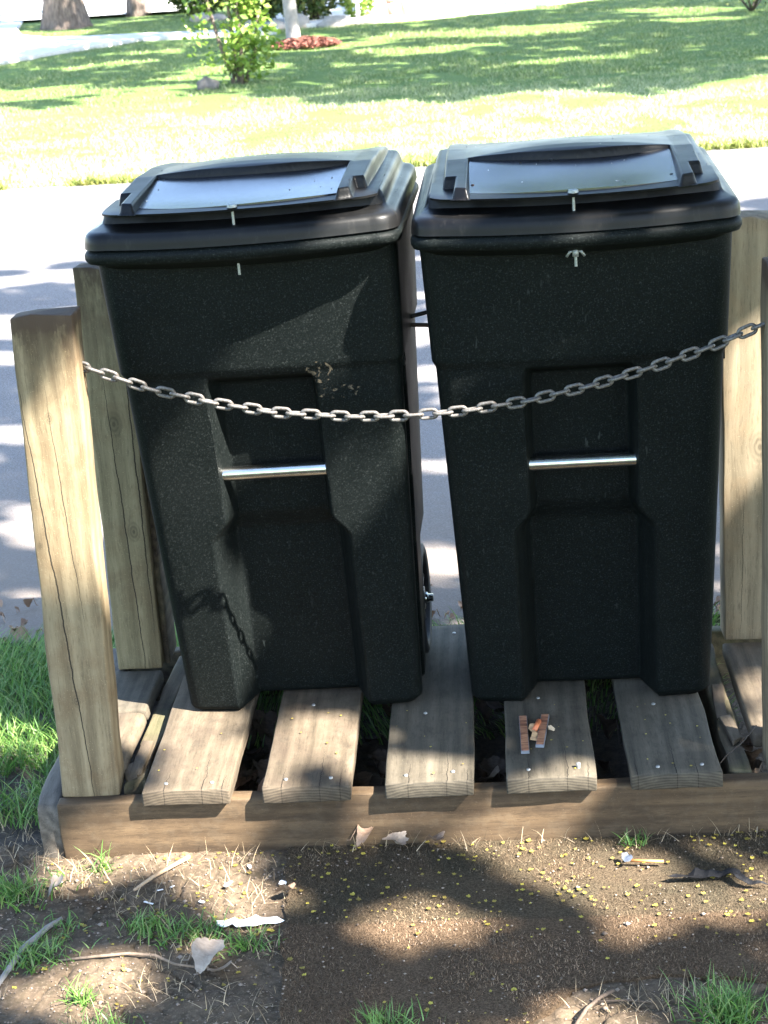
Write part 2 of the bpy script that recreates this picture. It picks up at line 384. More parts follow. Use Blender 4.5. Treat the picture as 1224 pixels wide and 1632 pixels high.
# concrete walk that crosses the lawn on the left, driveway behind it
wk = [(-9.5, 19.5), (-6.4, 21.3), (-4.2, 23.0), (-3.3, 25.6), (-0.8, 26.9)]
def strip(name, pts, wd, z, mat, **kw):
    V = []; Fc = []
    for i, p in enumerate(pts):
        p = Vector(p).to_2d(); a = Vector(pts[max(i - 1, 0)]).to_2d(); b = Vector(pts[min(i + 1, len(pts) - 1)]).to_2d()
        t = (b - a).normalized(); n = Vector((-t.y, t.x)) * wd / 2
        V += [(*(p + n), z), (*(p - n), z), (*(p + n), z - 0.06), (*(p - n), z - 0.06)]
    for i in range(len(pts) - 1):
        a = 4 * i; b = a + 4; Fc += [(a, a + 1, b + 1, b), (a + 2, a, b, b + 2), (a + 1, a + 3, b + 3, b + 1)]
    return tag(mesh_from(name, V, Fc, mat), kind='structure')
def flat_poly(name, pts, z, mat, depth=0.08):
    n = len(pts); V = [(x, y, z) for x, y in pts] + [(x, y, z - depth) for x, y in pts]
    return tag(mesh_from(name, V, [tuple(range(n))] + [(i, n + i, n + (i + 1) % n, (i + 1) % n) for i in range(n)], mat), kind='structure')
DRIVE = [(-2.2, 25.75), (-2.3, 26.6), (-3.36, 26.85), (-4.6, 27.25), (-6.37, 27.7), (-7.2, 29.1), (-7.9, 31.6), (-8.6, 35.0), (-14, 42), (-30, 42), (-30, 9.9), (-7.4, 9.9), (-6.9, 17.0), (-6.2, 21.6), (-5.4, 24.0), (-4.5, 25.95), (-3.3, 25.85)]
flat_poly('driveway', DRIVE, 0.072, conc)
TERR = [(-2.7, 27.2), (-1.3, 26.75), (-0.4, 26.95), (0.35, 27.15), (1.2, 28.0), (2.1, 28.9), (3.6, 30.6), (7.5, 34.5), (30, 50), (30, 60), (-2.7, 60)]
flat_poly('terrace', TERR, 0.078, conc)
tag(sheet('far_driveway', -60, -5.0, 34.4, 62, 0.082, conc, 2, 2), kind='structure')

# ---- near dirt: finely modelled, with cracked clods
def cells(X, Y, n, box, seed):
    rs = np.random.RandomState(seed); P = np.stack([rs.uniform(box[0], box[1], n), rs.uniform(box[2], box[3], n)], 1)
    f1 = np.full(X.shape, 9.0); f2 = np.full(X.shape, 9.0)
    for p in P:
        d = np.hypot(X - p[0], Y - p[1]); m = d < f1
        f2 = np.where(m, f1, np.minimum(f2, d)); f1 = np.where(m, d, f1)
    return f2 - f1
def dirt_h(X, Y):
    h = 0.016 * (fbm(X, Y, 7, 21, 5) - 0.5) + 0.011 * (fbm(X, Y, 45, 31, 4, 0.65) - 0.5)
    wx = X + 0.03 * (fbm(X, Y, 14, 41) - 0.5) * 2; wy = Y + 0.03 * (fbm(X, Y, 14, 51) - 0.5) * 2
    e = cells(wx, wy, 330, (-0.5, 1.8, -0.9, 0.2), 5)
    crackzone = np.clip(fbm(X, Y, 4.5, 61, 2) * 3.2 - 1.15, 0, 1) * (X < 0.56) + (X > 0.85) * (Y < -0.38)
    h = h - 0.010 * np.exp(-(e / 0.0035) ** 2) * np.clip(crackzone, 0, 1)
    return h
tag(sheet('soil', -0.8, 2.1, -1.1, 0.06, 0.0, soil, 620, 260, hf=dirt_h), kind='structure')
def soil2h(X, Y): return 0.02 * (fbm(X, Y, 5, 71, 5) - 0.5) - 0.012
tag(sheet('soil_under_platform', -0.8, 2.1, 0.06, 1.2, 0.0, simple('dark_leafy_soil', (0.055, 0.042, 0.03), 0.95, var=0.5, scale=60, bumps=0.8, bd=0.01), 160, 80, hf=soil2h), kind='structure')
tag(sheet('verge', -8, -0.8, -6, 1.12, 0.0, turf, 60, 60, hf=lambda X, Y: 0.03 * (fbm(X, Y, 3, 81) - 0.5)), kind='structure')
tag(sheet('verge', 2.1, 9, -6, 1.12, 0.0, turf, 60, 60, hf=lambda X, Y: 0.03 * (fbm(X, Y, 3, 91) - 0.5)), kind='structure')
tag(sheet('soil_foreground', -0.8, 2.1, -6, -1.1, -0.003, soil, 60, 60, hf=lambda X, Y: 0.02 * (fbm(X, Y, 3, 95) - 0.5)), kind='structure')

# ------------------------------------------------------------------ blades (grass, straw, mat fibre) helper
def blades(P, H, Wd, bend, seed, segs=2, lean=0.5):
    """P (n,3); returns V,F arrays of bent tapering blades"""
    rs = np.random.RandomState(seed); n = len(P)
    az = rs.uniform(0, 2 * np.pi, n); ln = np.abs(rs.normal(0, lean, n)); face = rs.uniform(0, 2 * np.pi, n)
    H = H * rs.uniform(0.55, 1.25, n); Wd = Wd * rs.uniform(0.7, 1.3, n); bend = bend * rs.uniform(0.3, 1.6, n)
    dx = np.cos(az); dy = np.sin(az); wx = np.cos(face); wy = np.sin(face)
    rows = []
    for k in range(segs + 1):
        t = k / segs; a = ln + bend * t
        # integrate approx
        hh = H * t * np.cos(a * 0.6); rr = H * t * np.sin(np.clip(a * 0.75, 0, 1.5))
        c = P + np.stack([dx * rr, dy * rr, hh], 1)
        w_ = Wd * (1 - t) ** 0.7 * 0.5
        off = np.stack([wx * w_, wy * w_, np.zeros(n)], 1)
        if k < segs: rows += [c - off, c + off]
        else: rows += [c]
    m = 2 * segs + 1
    V = np.stack(rows, 1).reshape(-1, 3); b = np.arange(n) * m
    Fs = []
    for k in range(segs - 1):
        a = 2 * k
        Fs.append(np.stack([b + a, b + a + 1, b + a + 3], 1)); Fs.append(np.stack([b + a, b + a + 3, b + a + 2], 1))
    a = 2 * (segs - 1)
    Fs.append(np.stack([b + a, b + a + 1, b + a + 2], 1))
    return V, np.concatenate(Fs)
def paint_sunlit_strip(m):  # strong sunlight painted into the blade colour: paler towards the street
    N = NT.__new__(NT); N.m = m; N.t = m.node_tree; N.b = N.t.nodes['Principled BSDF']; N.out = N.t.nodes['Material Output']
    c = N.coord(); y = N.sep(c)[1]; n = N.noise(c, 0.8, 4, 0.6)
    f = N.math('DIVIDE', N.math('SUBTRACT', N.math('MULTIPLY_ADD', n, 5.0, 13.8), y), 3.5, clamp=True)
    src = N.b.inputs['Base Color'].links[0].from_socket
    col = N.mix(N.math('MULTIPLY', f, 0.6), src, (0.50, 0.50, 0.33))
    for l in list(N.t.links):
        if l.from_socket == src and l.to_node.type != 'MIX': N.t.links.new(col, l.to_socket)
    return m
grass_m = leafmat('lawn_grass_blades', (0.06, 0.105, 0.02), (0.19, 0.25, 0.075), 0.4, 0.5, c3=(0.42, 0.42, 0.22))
paint_sunlit_strip(grass_m)
grass_near = leafmat('near_grass_blades', (0.05, 0.12, 0.02), (0.13, 0.26, 0.05), 0.35, 0.42, c3=(0.26, 0.30, 0.10))
straw_m = leafmat('dry_straw', (0.20, 0.14, 0.08), (0.42, 0.32, 0.20), 0.15, 0.7)

# lawn blades: denser near, thinning with distance
def lawn_pts(n, seed):
    rs = np.random.RandomState(seed)
    u = rs.rand(n); y = 9.72 + (34.0 - 9.72) * u ** 1.15
    half = 2.6 + (y + 3) * 0.28
    x = 0.3 - (y + 3) * 0.055 + rs.uniform(-1, 1, n) * half
    return x, y
x, y = lawn_pts(430000, 1)
keep = (fbm(x, y, 2.2, 77, 3) > 0.36) & ~in_poly(x, y, DRIVE) & ~in_poly(x, y, TERR)
keep &= ~(((x + 1.5) / 0.62) ** 2 + ((y - 22.5) / 0.75) ** 2 < 1)
x, y = x[keep], y[keep]
hm = 0.035 + 0.035 * fbm(x, y, 1.3, 88, 3)
V, Fc = blades(np.stack([x, y, np.full(len(x), 0.0)], 1), hm, 0.0085, 0.7, 2, 2, 0.35)
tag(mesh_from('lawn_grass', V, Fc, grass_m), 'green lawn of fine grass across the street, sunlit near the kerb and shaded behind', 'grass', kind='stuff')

# tufted strip at the street's far edge
n = 9000; x = RS.uniform(-7, 7, n); y = 9.66 + np.abs(RS.normal(0, 0.10, n)); k = fbm(x, y * 0 + 1, 2.5, 9, 3) > 0.42; x, y = x[k], y[k]
V, Fc = blades(np.stack([x, y, np.full(len(x), 0.0)], 1), 0.09, 0.014, 0.9, 3, 2, 0.6)
tag(mesh_from('kerb_grass', V, Fc, leafmat('yellow_kerb_grass', (0.12, 0.17, 0.03), (0.28, 0.27, 0.07), 0.3, 0.5)), 'yellowish grass tufts along the far edge of the street', 'grass', kind='stuff')

# ---- grass by the left post and behind the platform
def patch(name, n, fn, H, Wd, bend, seed, mat, label, lean=0.5, segs=4, z=0.0):
    rs = np.random.RandomState(seed); P = fn(rs, n)
    P = np.stack([P[:, 0], P[:, 1], np.full(len(P), z)], 1)
    V, Fc = blades(P, H, Wd, bend, seed, segs, lean)
    return tag(mesh_from(name, V, Fc, mat), label, 'grass', kind='stuff')
def leftg(rs, n):
    x = rs.uniform(-0.75, -0.055, n); y = rs.uniform(0.12, 1.05, n)
    k = fbm(x, y, 6, 4, 3) > 0.36 + 0.12 * (y < 0.3); return np.stack([x[k], y[k]], 1)
patch('grass_patch', 9000, leftg, 0.072, 0.0036, 0.9, 5, grass_near, 'bright green grass left of the wooden platform', 0.35)
patch('grass_edge', 4200, lambda rs, n: np.stack([rs.uniform(-0.6, 1.8, n), rs.uniform(0.83, 1.1, n)], 1), 0.07, 0.004, 0.8, 6, grass_near, 'short grass between the wooden platform and the street', 0.5)
patch('grass_shade', 2500, lambda rs, n: np.stack([rs.uniform(0.1, 1.4, n), rs.uniform(0.45, 0.82, n)], 1), 0.06, 0.0035, 0.8, 61, grass_near, 'thin grass growing under the back of the platform', 0.5)

# ------------------------------------------------------------------ doormat-like paver
mat_poly0 = [(0.455, 0.0), (0.468, -0.14), (0.474, -0.28), (0.488, -0.42), (0.498, -0.62), (0.52, -1.0), (0.86, -1.0), (0.90, -0.62), (0.975, -0.52), (1.06, -0.475), (1.18, -0.47), (1.32, -0.50), (1.75, -0.53), (1.75, 0.0)]
mat_poly = []
_r = random.Random(3)
for i in range(len(mat_poly0)):
    a = mat_poly0[i]; b = mat_poly0[(i + 1) % len(mat_poly0)]; L = math.hypot(b[0] - a[0], b[1] - a[1]); k = max(1, int(L / 0.018))
    for j in range(k):
        t = j / k; x_ = a[0] + (b[0] - a[0]) * t; y_ = a[1] + (b[1] - a[1]) * t; mat_poly.append((x_ + 0.016 * noise.noise(Vector((x_ * 16, y_ * 16, 0))) + _r.uniform(-.0025, .0025), y_ + 0.016 * noise.noise(Vector((x_ * 16, y_ * 16, 5))) * (0.2 if y_ > -0.03 else 1)))
def mat_matm():
    N = NT('coir_mat_base'); c = N.coord(); n1 = N.noise(c, 6, 4, 0.6); n2 = N.noise(c, 300, 3, 0.7)
    sy = N.sep(c)[1]
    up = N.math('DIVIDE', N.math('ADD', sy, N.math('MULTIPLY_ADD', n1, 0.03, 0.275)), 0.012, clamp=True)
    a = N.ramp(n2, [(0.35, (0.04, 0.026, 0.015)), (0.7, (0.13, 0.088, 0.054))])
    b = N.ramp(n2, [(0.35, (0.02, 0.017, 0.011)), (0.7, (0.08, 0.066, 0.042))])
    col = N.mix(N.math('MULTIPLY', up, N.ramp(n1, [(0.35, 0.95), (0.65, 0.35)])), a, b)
    return N.done(col, 0.95, N.bump(n2, 1.0, 0.004), spec=0.1)
matm = mat_matm()
xs = np.arange(0.44, 1.76, 0.008); ys = np.arange(-1.0, 0.002, 0.008)
# slab with real thickness: top from the grid inside the outline, ragged edge, skirt down
bm = bmesh.new()
vs = [bm.verts.new((px, py, 0.008)) for px, py in mat_poly]
f = bm.faces.new(vs); r = bmesh.ops.extrude_face_region(bm, geom=[f])
bmesh.ops.translate(bm, verts=[e for e in r['geom'] if isinstance(e, bmesh.types.BMVert)], vec=(0, 0, -0.03))
me = bpy.data.meshes.new('doormat'); bm.normal_update(); bmesh.ops.recalc_face_normals(bm, faces=bm.faces[:]); bm.to_mesh(me); bm.free(); me.materials.append(matm)
mato = empty('doormat', (0.46, -0.3, 0), 'worn brown fibre mat lying on the dirt in front of the wooden platform', 'mat')
o = bpy.data.objects.new('mat_base', me); link(o, mato); o.matrix_parent_inverse = Matrix.Translation((-0.46, 0.3, 0))
n = 100000; x = RS.uniform(0.44, 1.75, n); y = RS.uniform(-0.75, 0.0, n); jx = x + (fbm(x, y, 25, 5) - 0.5) * 0.03; jy = y + (fbm(x, y, 25, 15) - 0.5) * 0.03
wear = fbm(x, y, 7, 123, 3)
k = in_poly(jx, jy, mat_poly) & (wear > 0.33); x, y = x[k], y[k]
V, Fc = blades(np.stack([x, y, np.full(len(x), 0.007)], 1), 0.0075, 0.0016, 0.8, 8, 1, 0.9)
def mat_fibre():
    N = NT('coir_fibre'); c = N.coord(); g = N.n('NewGeometry'); r = g.outputs['Random Per Island']
    sy = N.sep(c)[1]; n1 = N.noise(c, 6, 4, 0.6); n4 = N.noise(c, 2.3, 3, 0.6)
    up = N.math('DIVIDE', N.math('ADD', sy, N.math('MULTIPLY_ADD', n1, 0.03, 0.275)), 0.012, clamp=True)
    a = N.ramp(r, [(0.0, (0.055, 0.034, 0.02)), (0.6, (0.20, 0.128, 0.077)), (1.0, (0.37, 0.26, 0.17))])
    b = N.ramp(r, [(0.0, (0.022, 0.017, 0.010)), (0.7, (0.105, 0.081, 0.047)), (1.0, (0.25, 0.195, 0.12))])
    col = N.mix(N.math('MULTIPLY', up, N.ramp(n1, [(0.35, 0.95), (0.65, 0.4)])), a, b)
    col = N.mix(N.ramp(n4, [(0.45, 0.0), (0.60, 0.6)]), col, (0.035, 0.027, 0.019))
    return N.done(col, 0.9, spec=0.1)
fo = mesh_from('fibre', V, Fc, mat_fibre()); fo.parent = mato; fo.matrix_parent_inverse = Matrix.Translation((-0.46, 0.3, 0)); fo['kind'] = 'stuff'

# ------------------------------------------------------------------ wooden platform (thing) with planks, beams, joists, posts
rack = empty('bin_platform', (0, 0, 0), 'weathered wooden slatted platform with four posts holding the two bins', 'platform')
def wood_box(name, lo, hi, axis, mat, parent=rack, bev=0.005, wear=0.0015, seed=0, top_shift=(0, 0), rot=(0, 0, 0), label=None, ragged=None):
    lo = Vector(lo); hi = Vector(hi); c = (lo + hi) / 2; s = hi - lo
    ax = [max(2, int(s[i] / 0.025)) if i == axis else max(1, int(s[i] / 0.03)) for i in range(3)]
    bm = bmesh.new(); bmesh.ops.create_cube(bm, size=1)
    for v in bm.verts: v.co = Vector((v.co.x * s.x, v.co.y * s.y, v.co.z * s.z))
    bmesh.ops.bevel(bm, geom=bm.edges[:], offset=bev, segments=2, profile=0.5, affect='EDGES')
    for i in range(3):
        for k in range(1, ax[i]):
            no = [0, 0, 0]; no[i] = 1; co = [0, 0, 0]; co[i] = -s[i] / 2 + s[i] * k / ax[i]
            bmesh.ops.bisect_plane(bm, geom=bm.verts[:] + bm.edges[:] + bm.faces[:], plane_co=co, plane_no=no)
    for v in bm.verts:
        p = v.co * 9 + Vector((seed * 3.1, seed * 1.7, seed))
        q = v.co.copy(); q[axis] *= 0.25
        d = noise.noise_vector(q * 22 + Vector((seed, 0, 0))) * wear + noise.noise_vector(p) * wear * 1.5
        v.co += d
        if ragged:   # broken, splintered end
            side, amt = ragged
            if v.co[axis] * side > s[axis] / 2 - 0.05: v.co[axis] -= side * amt * abs(noise.noise(Vector((v.co.x * 40, v.co.z * 40 + seed, v.co.y * 4 * 0)))) * 2
        t = (v.co.z + s.z / 2) / s.z
        if name == 'post' and t > 0.985: v.co.z += 0.012 * noise.noise(Vector((v.co.x * 35 + seed, v.co.y * 35, 0)))
        v.co.x += top_shift[0] * t; v.co.y += top_shift[1] * t
    me = bpy.data.meshes.new(name); bm.to_mesh(me); bm.free(); me.materials.append(mat)
    o = bpy.data.objects.new(name, me); link(o, parent); o.location = c; o.rotation_euler = rot
    autosmooth(o, 50)
    if label: o['label'] = label
    return o
ZT = 0.1533
wood_box('front_beam', (0.0, 0.0, -0.03), (1.62, 0.036, 0.1195), 0, beam_mat, seed=1, bev=0.004, wear=0.0018)
wood_box('side_beam', (-0.048, 0.004, -0.03), (-0.003, 0.80, 0.112), 1, grey_mat, seed=2, bev=0.006, wear=0.006, ragged=(-1, 0.02), label='grey rotten side beam')
wood_box('back_beam', (0.0, 0.752, -0.03), (1.62, 0.79, 0.116), 0, rot_mat, seed=3, wear=0.003)
wood_box('joist', (0.128, 0.045, 0.0), (0.168, 0.70, 0.128), 1, rot_mat, seed=4, wear=0.005, bev=0.007, ragged=(-1, 0.03), rot=(0, 0, -0.02))
wood_box('joist', (1.335, 0.04, 0.0), (1.378, 0.75, 0.126), 1, rot_mat, seed=5, wear=0.005, bev=0.007)
planks = [(0.1774, 0.1745, plank_mat2), (0.4142, 0.1745, plank_mat2), (0.6567, 0.1745, plank_mat), (0.8961, 0.1745, plank_mat), (1.1348, 0.1745, plank_mat)]
pobj = []
for i, (px, pw, pm) in enumerate(planks):
    yf = -0.024 + (0.002, -0.003, 0.0, 0.003, 0.0)[i]
    o = wood_box('plank', (px, yf, 0.1205), (px + pw, 0.764, ZT), 1, pm, seed=10 + i, bev=0.0032, wear=0.0016, rot=((0.002, -0.002, 0, 0.001, 0)[i], 0, (0.0, 0.004, 0.0, -0.004, 0.0)[i]))
    pobj.append(o)
wood_box('plank', (-0.0, 0.36, 0.1205), (0.122, 0.572, ZT), 1, plank_mat, seed=20, wear=0.003, bev=0.007)
wood_box('plank', (0.03, 0.10, 0.118), (0.121, 0.352, ZT), 1, plank_mat2, seed=21, bev=0.014, wear=0.004, label='short rounded plank end beside the front left post')
wood_box('plank', (1.392, 0.14, 0.1205), (1.56, 0.60, ZT), 1, plank_mat2, seed=22, bev=0.006, wear=0.002)
# splintered scraps on the rotten joists
for k, (sx_, sy_, sz_, L_, a_) in enumerate([(0.146, 0.16, 0.132, 0.16, 0.0), (0.132, 0.10, 0.128, 0.07, 0.3), (1.358, 0.20, 0.131, 0.11, 0.1), (1.352, 0.33, 0.131, 0.15, -0.05)]):
    wood_box('splinter', (sx_ - 0.012, sy_ - L_ / 2, sz_ - 0.004), (sx_ + 0.012, sy_ + L_ / 2, sz_ + 0.006), 1, plank_mat2, seed=30 + k, bev=0.002, wear=0.004, rot=(0.05, 0, a_), ragged=(-1, 0.02))
fp = wood_box('post', (0.004, 0.034, 0.118), (0.119, 0.108, 1.103), 2, post_mat, seed=40, bev=0.004, wear=0.002, top_shift=(0.030, -0.024), label='front left post with a long crack and rotten top')
bp_ = wood_box('post', (0.0177, 0.574, ZT), (0.121, 0.652, 1.080), 2, post_mat2, seed=41, bev=0.004, wear=0.002, top_shift=(0.006, 0.0), label='back left post with two knots')
rp = wood_box('post', (1.400, 0.603, ZT), (1.520, 0.680, 1.113), 2, post_mat3, seed=42, bev=0.004, wear=0.0015, top_shift=(-0.015, -0.033), label='back right post with a pale knotty face')
fr = wood_box('post', (1.405, 0.034, 0.118), (1.516, 0.110, 1.124), 2, post_mat4, seed=43, bev=0.003, wear=0.0015, top_shift=(-0.012, -0.018), label='front right post at the edge of the photo')
# split along the right corner of the back left post
wood_box('side_board', (0.1215, 0.60, ZT), (0.134, 0.70, 0.95), 2, rot_mat, seed=44, bev=0.002, wear=0.0012, label='dark split board on the back left post')
def nail(px, py, pz, r=0.0042, mat=nail_m, parent=None, tall=0.0):
    V = []; n = 10
    for zz, rr in ((-0.004, r * 0.8), (0.0006 + tall, r), (0.0014 + tall, r * 0.85)):
        for k in range(n): a = k * 2 * math.pi / n; V.append((rr * math.cos(a), rr * math.sin(a), zz))
    Fc = [(k, (k + 1) % n, n + (k + 1) % n, n + k) for k in range(n)] + [(n + k, n + (k + 1) % n, 2 * n + (k + 1) % n, 2 * n + k) for k in range(n)] + [tuple(2 * n + k for k in range(n))]
    o = mesh_from('nail', V, Fc, mat, parent, True)
    pl = parent.location if parent else Vector((0, 0, 0))
    o.location = Vector((px, py, pz)) - pl
    return o
for i, (px, pw, pm) in enumerate(planks):
    for fx in (0.27, 0.77):
        nail(px + pw * (fx + rnd.uniform(-.04, .04)), 0.012 + rnd.uniform(-0.004, 0.008), ZT + 0.001, parent=pobj[i], tall=0.010 if (i == 3 and fx > .5) else 0)
    for fx in (0.3, 0.75): nail(px + pw * fx, 0.71, ZT + 0.001, parent=pobj[i])
    nail(px + pw * 0.42, 0.36 + rnd.uniform(-.1, .1), ZT + 0.001, parent=pobj[i])

# ------------------------------------------------------------------ trash bins
def plan(inset=0.0, hw=0.301, depth=0.64, bulge=0.055, rc=0.05, n_front=70, n_c=12, n_s=30, n_b=40):
    """closed outline (front bulges towards -y), list of (x,y)"""
    hw = hw - inset; y0 = inset; y1 = depth - inset; r = max(0.012, rc - inset * 0.6); P = []
    def fy(x): return y0 - bulge * (1 - (x / hw) ** 2)
    for i in range(n_front):
        x = -hw + r + (2 * hw - 2 * r) * i / (n_front - 1); P.append((x, fy(x)))
    ex = hw - r; ye = fy(ex)
    for i in range(1, n_c):
        a = -math.pi / 2 + (math.pi / 2) * i / n_c; P.append((ex + r * math.cos(a), ye + r + r * math.sin(a)))
    for i in range(n_s):
        P.append((hw, ye + r + (y1 - r - ye - r) * i / (n_s - 1)))
    for i in range(1, n_c):
        a = (math.pi / 2) * i / n_c; P.append((ex + r * math.cos(a), y1 - r + r * math.sin(a)))
    for i in range(n_b):
        P.append((ex - 2 * ex * i / (n_b - 1), y1))
    for i in range(1, n_c):
        a = math.pi / 2 + (math.pi / 2) * i / n_c; P.append((-ex + r * math.cos(a), y1 - r + r * math.sin(a)))
    for i in range(n_s):
        P.append((-hw, y1 - r - (y1 - r - ye - r) * i / (n_s - 1)))
    for i in range(1, n_c):
        a = math.pi + (math.pi / 2) * i / n_c; P.append((-ex + r * math.cos(a), ye + r + r * math.sin(a)))
    return np.array(P)
def loft(rings, cap_top=False, cap_bot=False):
    n = len(rings[0]); V = np.concatenate(rings); K = len(rings)
    a = np.arange(n); b = (a + 1) % n; Fs = []
    for k in range(K - 1): Fs.append(np.stack([a + k * n, b + k * n, b + (k + 1) * n, a + (k + 1) * n], 1))
    Fc = [tuple(map(int, f)) for f in np.concatenate(Fs)]
    if cap_top: Fc.append(tuple(range((K - 1) * n, K * n)))
    if cap_bot: Fc.append(tuple(range(n))[::-1])
    return [tuple(map(float, v)) for v in V], Fc
Z0 = ZT + 0.001          # world z of the bin's feet

def make_bin(name, xc, yfront, ov, lean, yaw, bmat, label, wing, slope, seed_, bolt_end):
    """local frame: origin below the rim's front chord, at the feet; x right, y back, z up. ov = how far the feet sit behind the rim"""
    H = 1.196 - Z0
    root = empty(name, (xc, yfront, Z0), label, 'trash bin', 'wheeled trash bins on the platform', rot=(0, lean, yaw))
    # ---- body loft
    zs = np.unique(np.concatenate([np.linspace(0, 0.03, 7), np.linspace(0.03, 0.36, 36), np.linspace(0.36, 0.50, 30), np.linspace(0.50, 0.70, 22), np.linspace(0.70, 0.81, 30), np.linspace(0.81, H - 0.02, 30)]))
    rings = []
    nF, nC, nS, nB = 150, 10, 40, 20
    for z in zs:
        t = z / H
        hw = 0.251 + (0.284 - 0.251) * t + 0.006 * float(sstep(0.765, 0.785, z))
        yf = ov + (0.040 - ov) * t ** 0.95 - 0.005 * float(sstep(0.765, 0.785, z))
        yb = 0.50 + (0.60 - 0.50) * t
        foot = 1 - float(sstep(0, 0.022, z)) ; rc = 0.030 + 0.006 * t
        hw -= 0.012 * foot * foot; yf += 0.012 * foot * foot
        bul = 0.012
        ex = hw - rc; P = []
        xs_ = np.linspace(-ex, ex, nF); ys_ = yf - bul * (1 - (xs_ / hw) ** 2)
        # central channel
        low = 1 - sstep(0.405, 0.46, z)
        wch = 0.110 + 0.034 * low                    # half width at the outer lip
        side = 0.018 + 0.020 * low
        D = 0.072 + 0.018 * low
        ztop = 1 - sstep(0.735, 0.768, z)
        d = D * sstep(0, 1, (wch - np.abs(xs_)) / side) * ztop
        # second little ridge inside the wide lower part
        d -= low * 0.010 * np.exp(-((np.abs(xs_) - (wch - 0.026)) / 0.006) ** 2) * ztop
        ys_ = ys_ + d
        # chamfered outer edges below the shoulder
        for a_, b_ in zip(xs_, ys_): P.append((a_, b_))
        ye = yf - bul * (1 - (ex / hw) ** 2)
        for i in range(1, nC):
            a = -math.pi / 2 + math.pi / 2 * i / nC; P.append((ex + rc * math.cos(a), ye + rc + rc * math.sin(a)))
        ysd = np.linspace(ye + rc, yb - rc, nS)
        grv = sstep(0.035, 0.05, ysd - yf) * (1 - sstep(0.105, 0.12, ysd - yf)) * (1 - sstep(0.74, 0.775, z)) * sstep(0.0, 0.03, z + 0.02) * 0.028
        well = sstep(yb - 0.17, yb - 0.15, ysd) * (1 - sstep(0.27, 0.31, z)) * 0.035
        sd = hw - grv - well
        for a_, b_ in zip(sd, ysd): P.append((a_, b_))
        rb = rc; wl = 0.035 * float(1 - sstep(0.27, 0.31, z)); exb = hw - rb - wl
        for i in range(1, nC):
            a = math.pi / 2 * i / nC; P.append((exb + rb * math.cos(a), yb - rb + rb * math.sin(a)))
        for i in range(nB): P.append((exb - 2 * exb * i / (nB - 1), yb))
        for i in range(1, nC):
            a = math.pi / 2 + math.pi / 2 * i / nC; P.append((-exb + rb * math.cos(a), yb - rb + rb * math.sin(a)))
        for a_, b_ in zip(sd[::-1], ysd[::-1]): P.append((-a_, b_))
        for i in range(1, nC):
            a = math.pi + math.pi / 2 * i / nC; P.append((-ex + rc * math.cos(a), ye + rc + rc * math.sin(a)))
        P = np.array(P)
        # the channel's floor ends a little above the feet
        zz = np.full(len(P), z)
        if z < 0.03:
            inch = (np.abs(P[:, 0]) < wch) & (P[:, 1] < yf + 0.15)
            zz = np.where(inch, np.maximum(z, 0.006), z)
        rings.append(np.column_stack([P, zz]))
    V, Fc = loft(rings, False, True)
    body = mesh_from('body', V, Fc, bmat, root, True); autosmooth(body, 55)
    # ---- rim: rounded band under the lid
    rr = []
    for ins, z in ((0.045, H - 0.045), (0.016, H - 0.031), (0.003, H - 0.026), (-0.001, H - 0.018), (-0.001, H - 0.010), (0.003, H - 0.004), (0.010, H - 0.001), (0.05, H - 0.001)):
        p = plan(ins); rr.append(np.column_stack([p, np.full(len(p), z)]))
    V, Fc = loft(rr); rim = mesh_from('rim', V, Fc, bmat, root, True)
    # ---- lid
    def zl(yy): return slope * np.clip(yy / 0.64, -0.2, 1)
    rr = []; LZ = H + 0.0015
    prof = [(0.030, 0.006), (0.006, 0.002), (0.001, 0.0), (0.0015, 0.003), (0.002, 0.010), (0.0035, 0.020), (0.006, 0.0255), (0.011, 0.0295), (0.018, 0.0315), (0.024, 0.033), (0.028, 0.036), (0.031, 0.046), (0.034, 0.056), (0.038, 0.0615), (0.046, 0.0635), (0.06, 0.064)]
    def pl_(ins):
        p = plan(ins)
        if ins > 0.018:   # the wall of the raised deck stands further back at the front, under the visor
            k = min(1.0, (ins - 0.018) / 0.010); p[:, 1] += 0.050 * k * np.clip((0.14 - p[:, 1]) / 0.14, 0, 1)
        return p
    for ins, z in prof:
        p = pl_(ins); rr.append(np.column_stack([p, LZ + z + zl(p[:, 1])]))
    base = pl_(0.06); cxy = np.array([0, 0.33])
    for s in np.linspace(0.97, 0.02, 20):
        p = cxy + (base - cxy) * s; rr.append(np.column_stack([p, LZ + 0.064 + zl(p[:, 1])]))
    V, Fc = loft(rr, True, False)
    lid = mesh_from('lid', V, Fc, lid_mat, root, True); autosmooth(lid, 60)
    # visor: thin lip standing proud over the front ledge
    nx, ny = 80, 14
    def vis(u, v):
        c_ = 0.022 * max(0, (abs(u) - 0.86) / 0.14) ** 2.2
        x = u * 0.262
        yf = 0.020 - 0.052 * (1 - abs(u) ** 2.2) + c_
        y = yf + (0.17 - yf) * v
        z = 0.0655 - 0.0035 * math.exp(-v * 7) + 0.0005 * v - 0.002 * abs(u) ** 6
        return x, y, LZ + z + float(zl(y))
    G = [[vis(-1 + 2 * i / nx, (j / ny) ** 1.3) for i in range(nx + 1)] for j in range(ny + 1)]
    V = [g for row in G for g in row]; nn = len(V); V += [(x, y + 0.001, z - 0.0042) for (x, y, z) in V]
    Fc = []; Wn = nx + 1
    for j in range(ny):
        for i in range(nx):
            a = j * Wn + i; Fc.append((a, a + 1, a + Wn + 1, a + Wn)); Fc.append((nn + a, nn + a + Wn, nn + a + Wn + 1, nn + a + 1))
    for i in range(nx): Fc.append((i, nn + i, nn + i + 1, i + 1))
    for j in range(ny):
        for e in (0, nx): a = j * Wn + e; Fc.append((a, a + Wn, nn + a + Wn, nn + a) if e == 0 else (a, nn + a, nn + a + Wn, a + Wn))
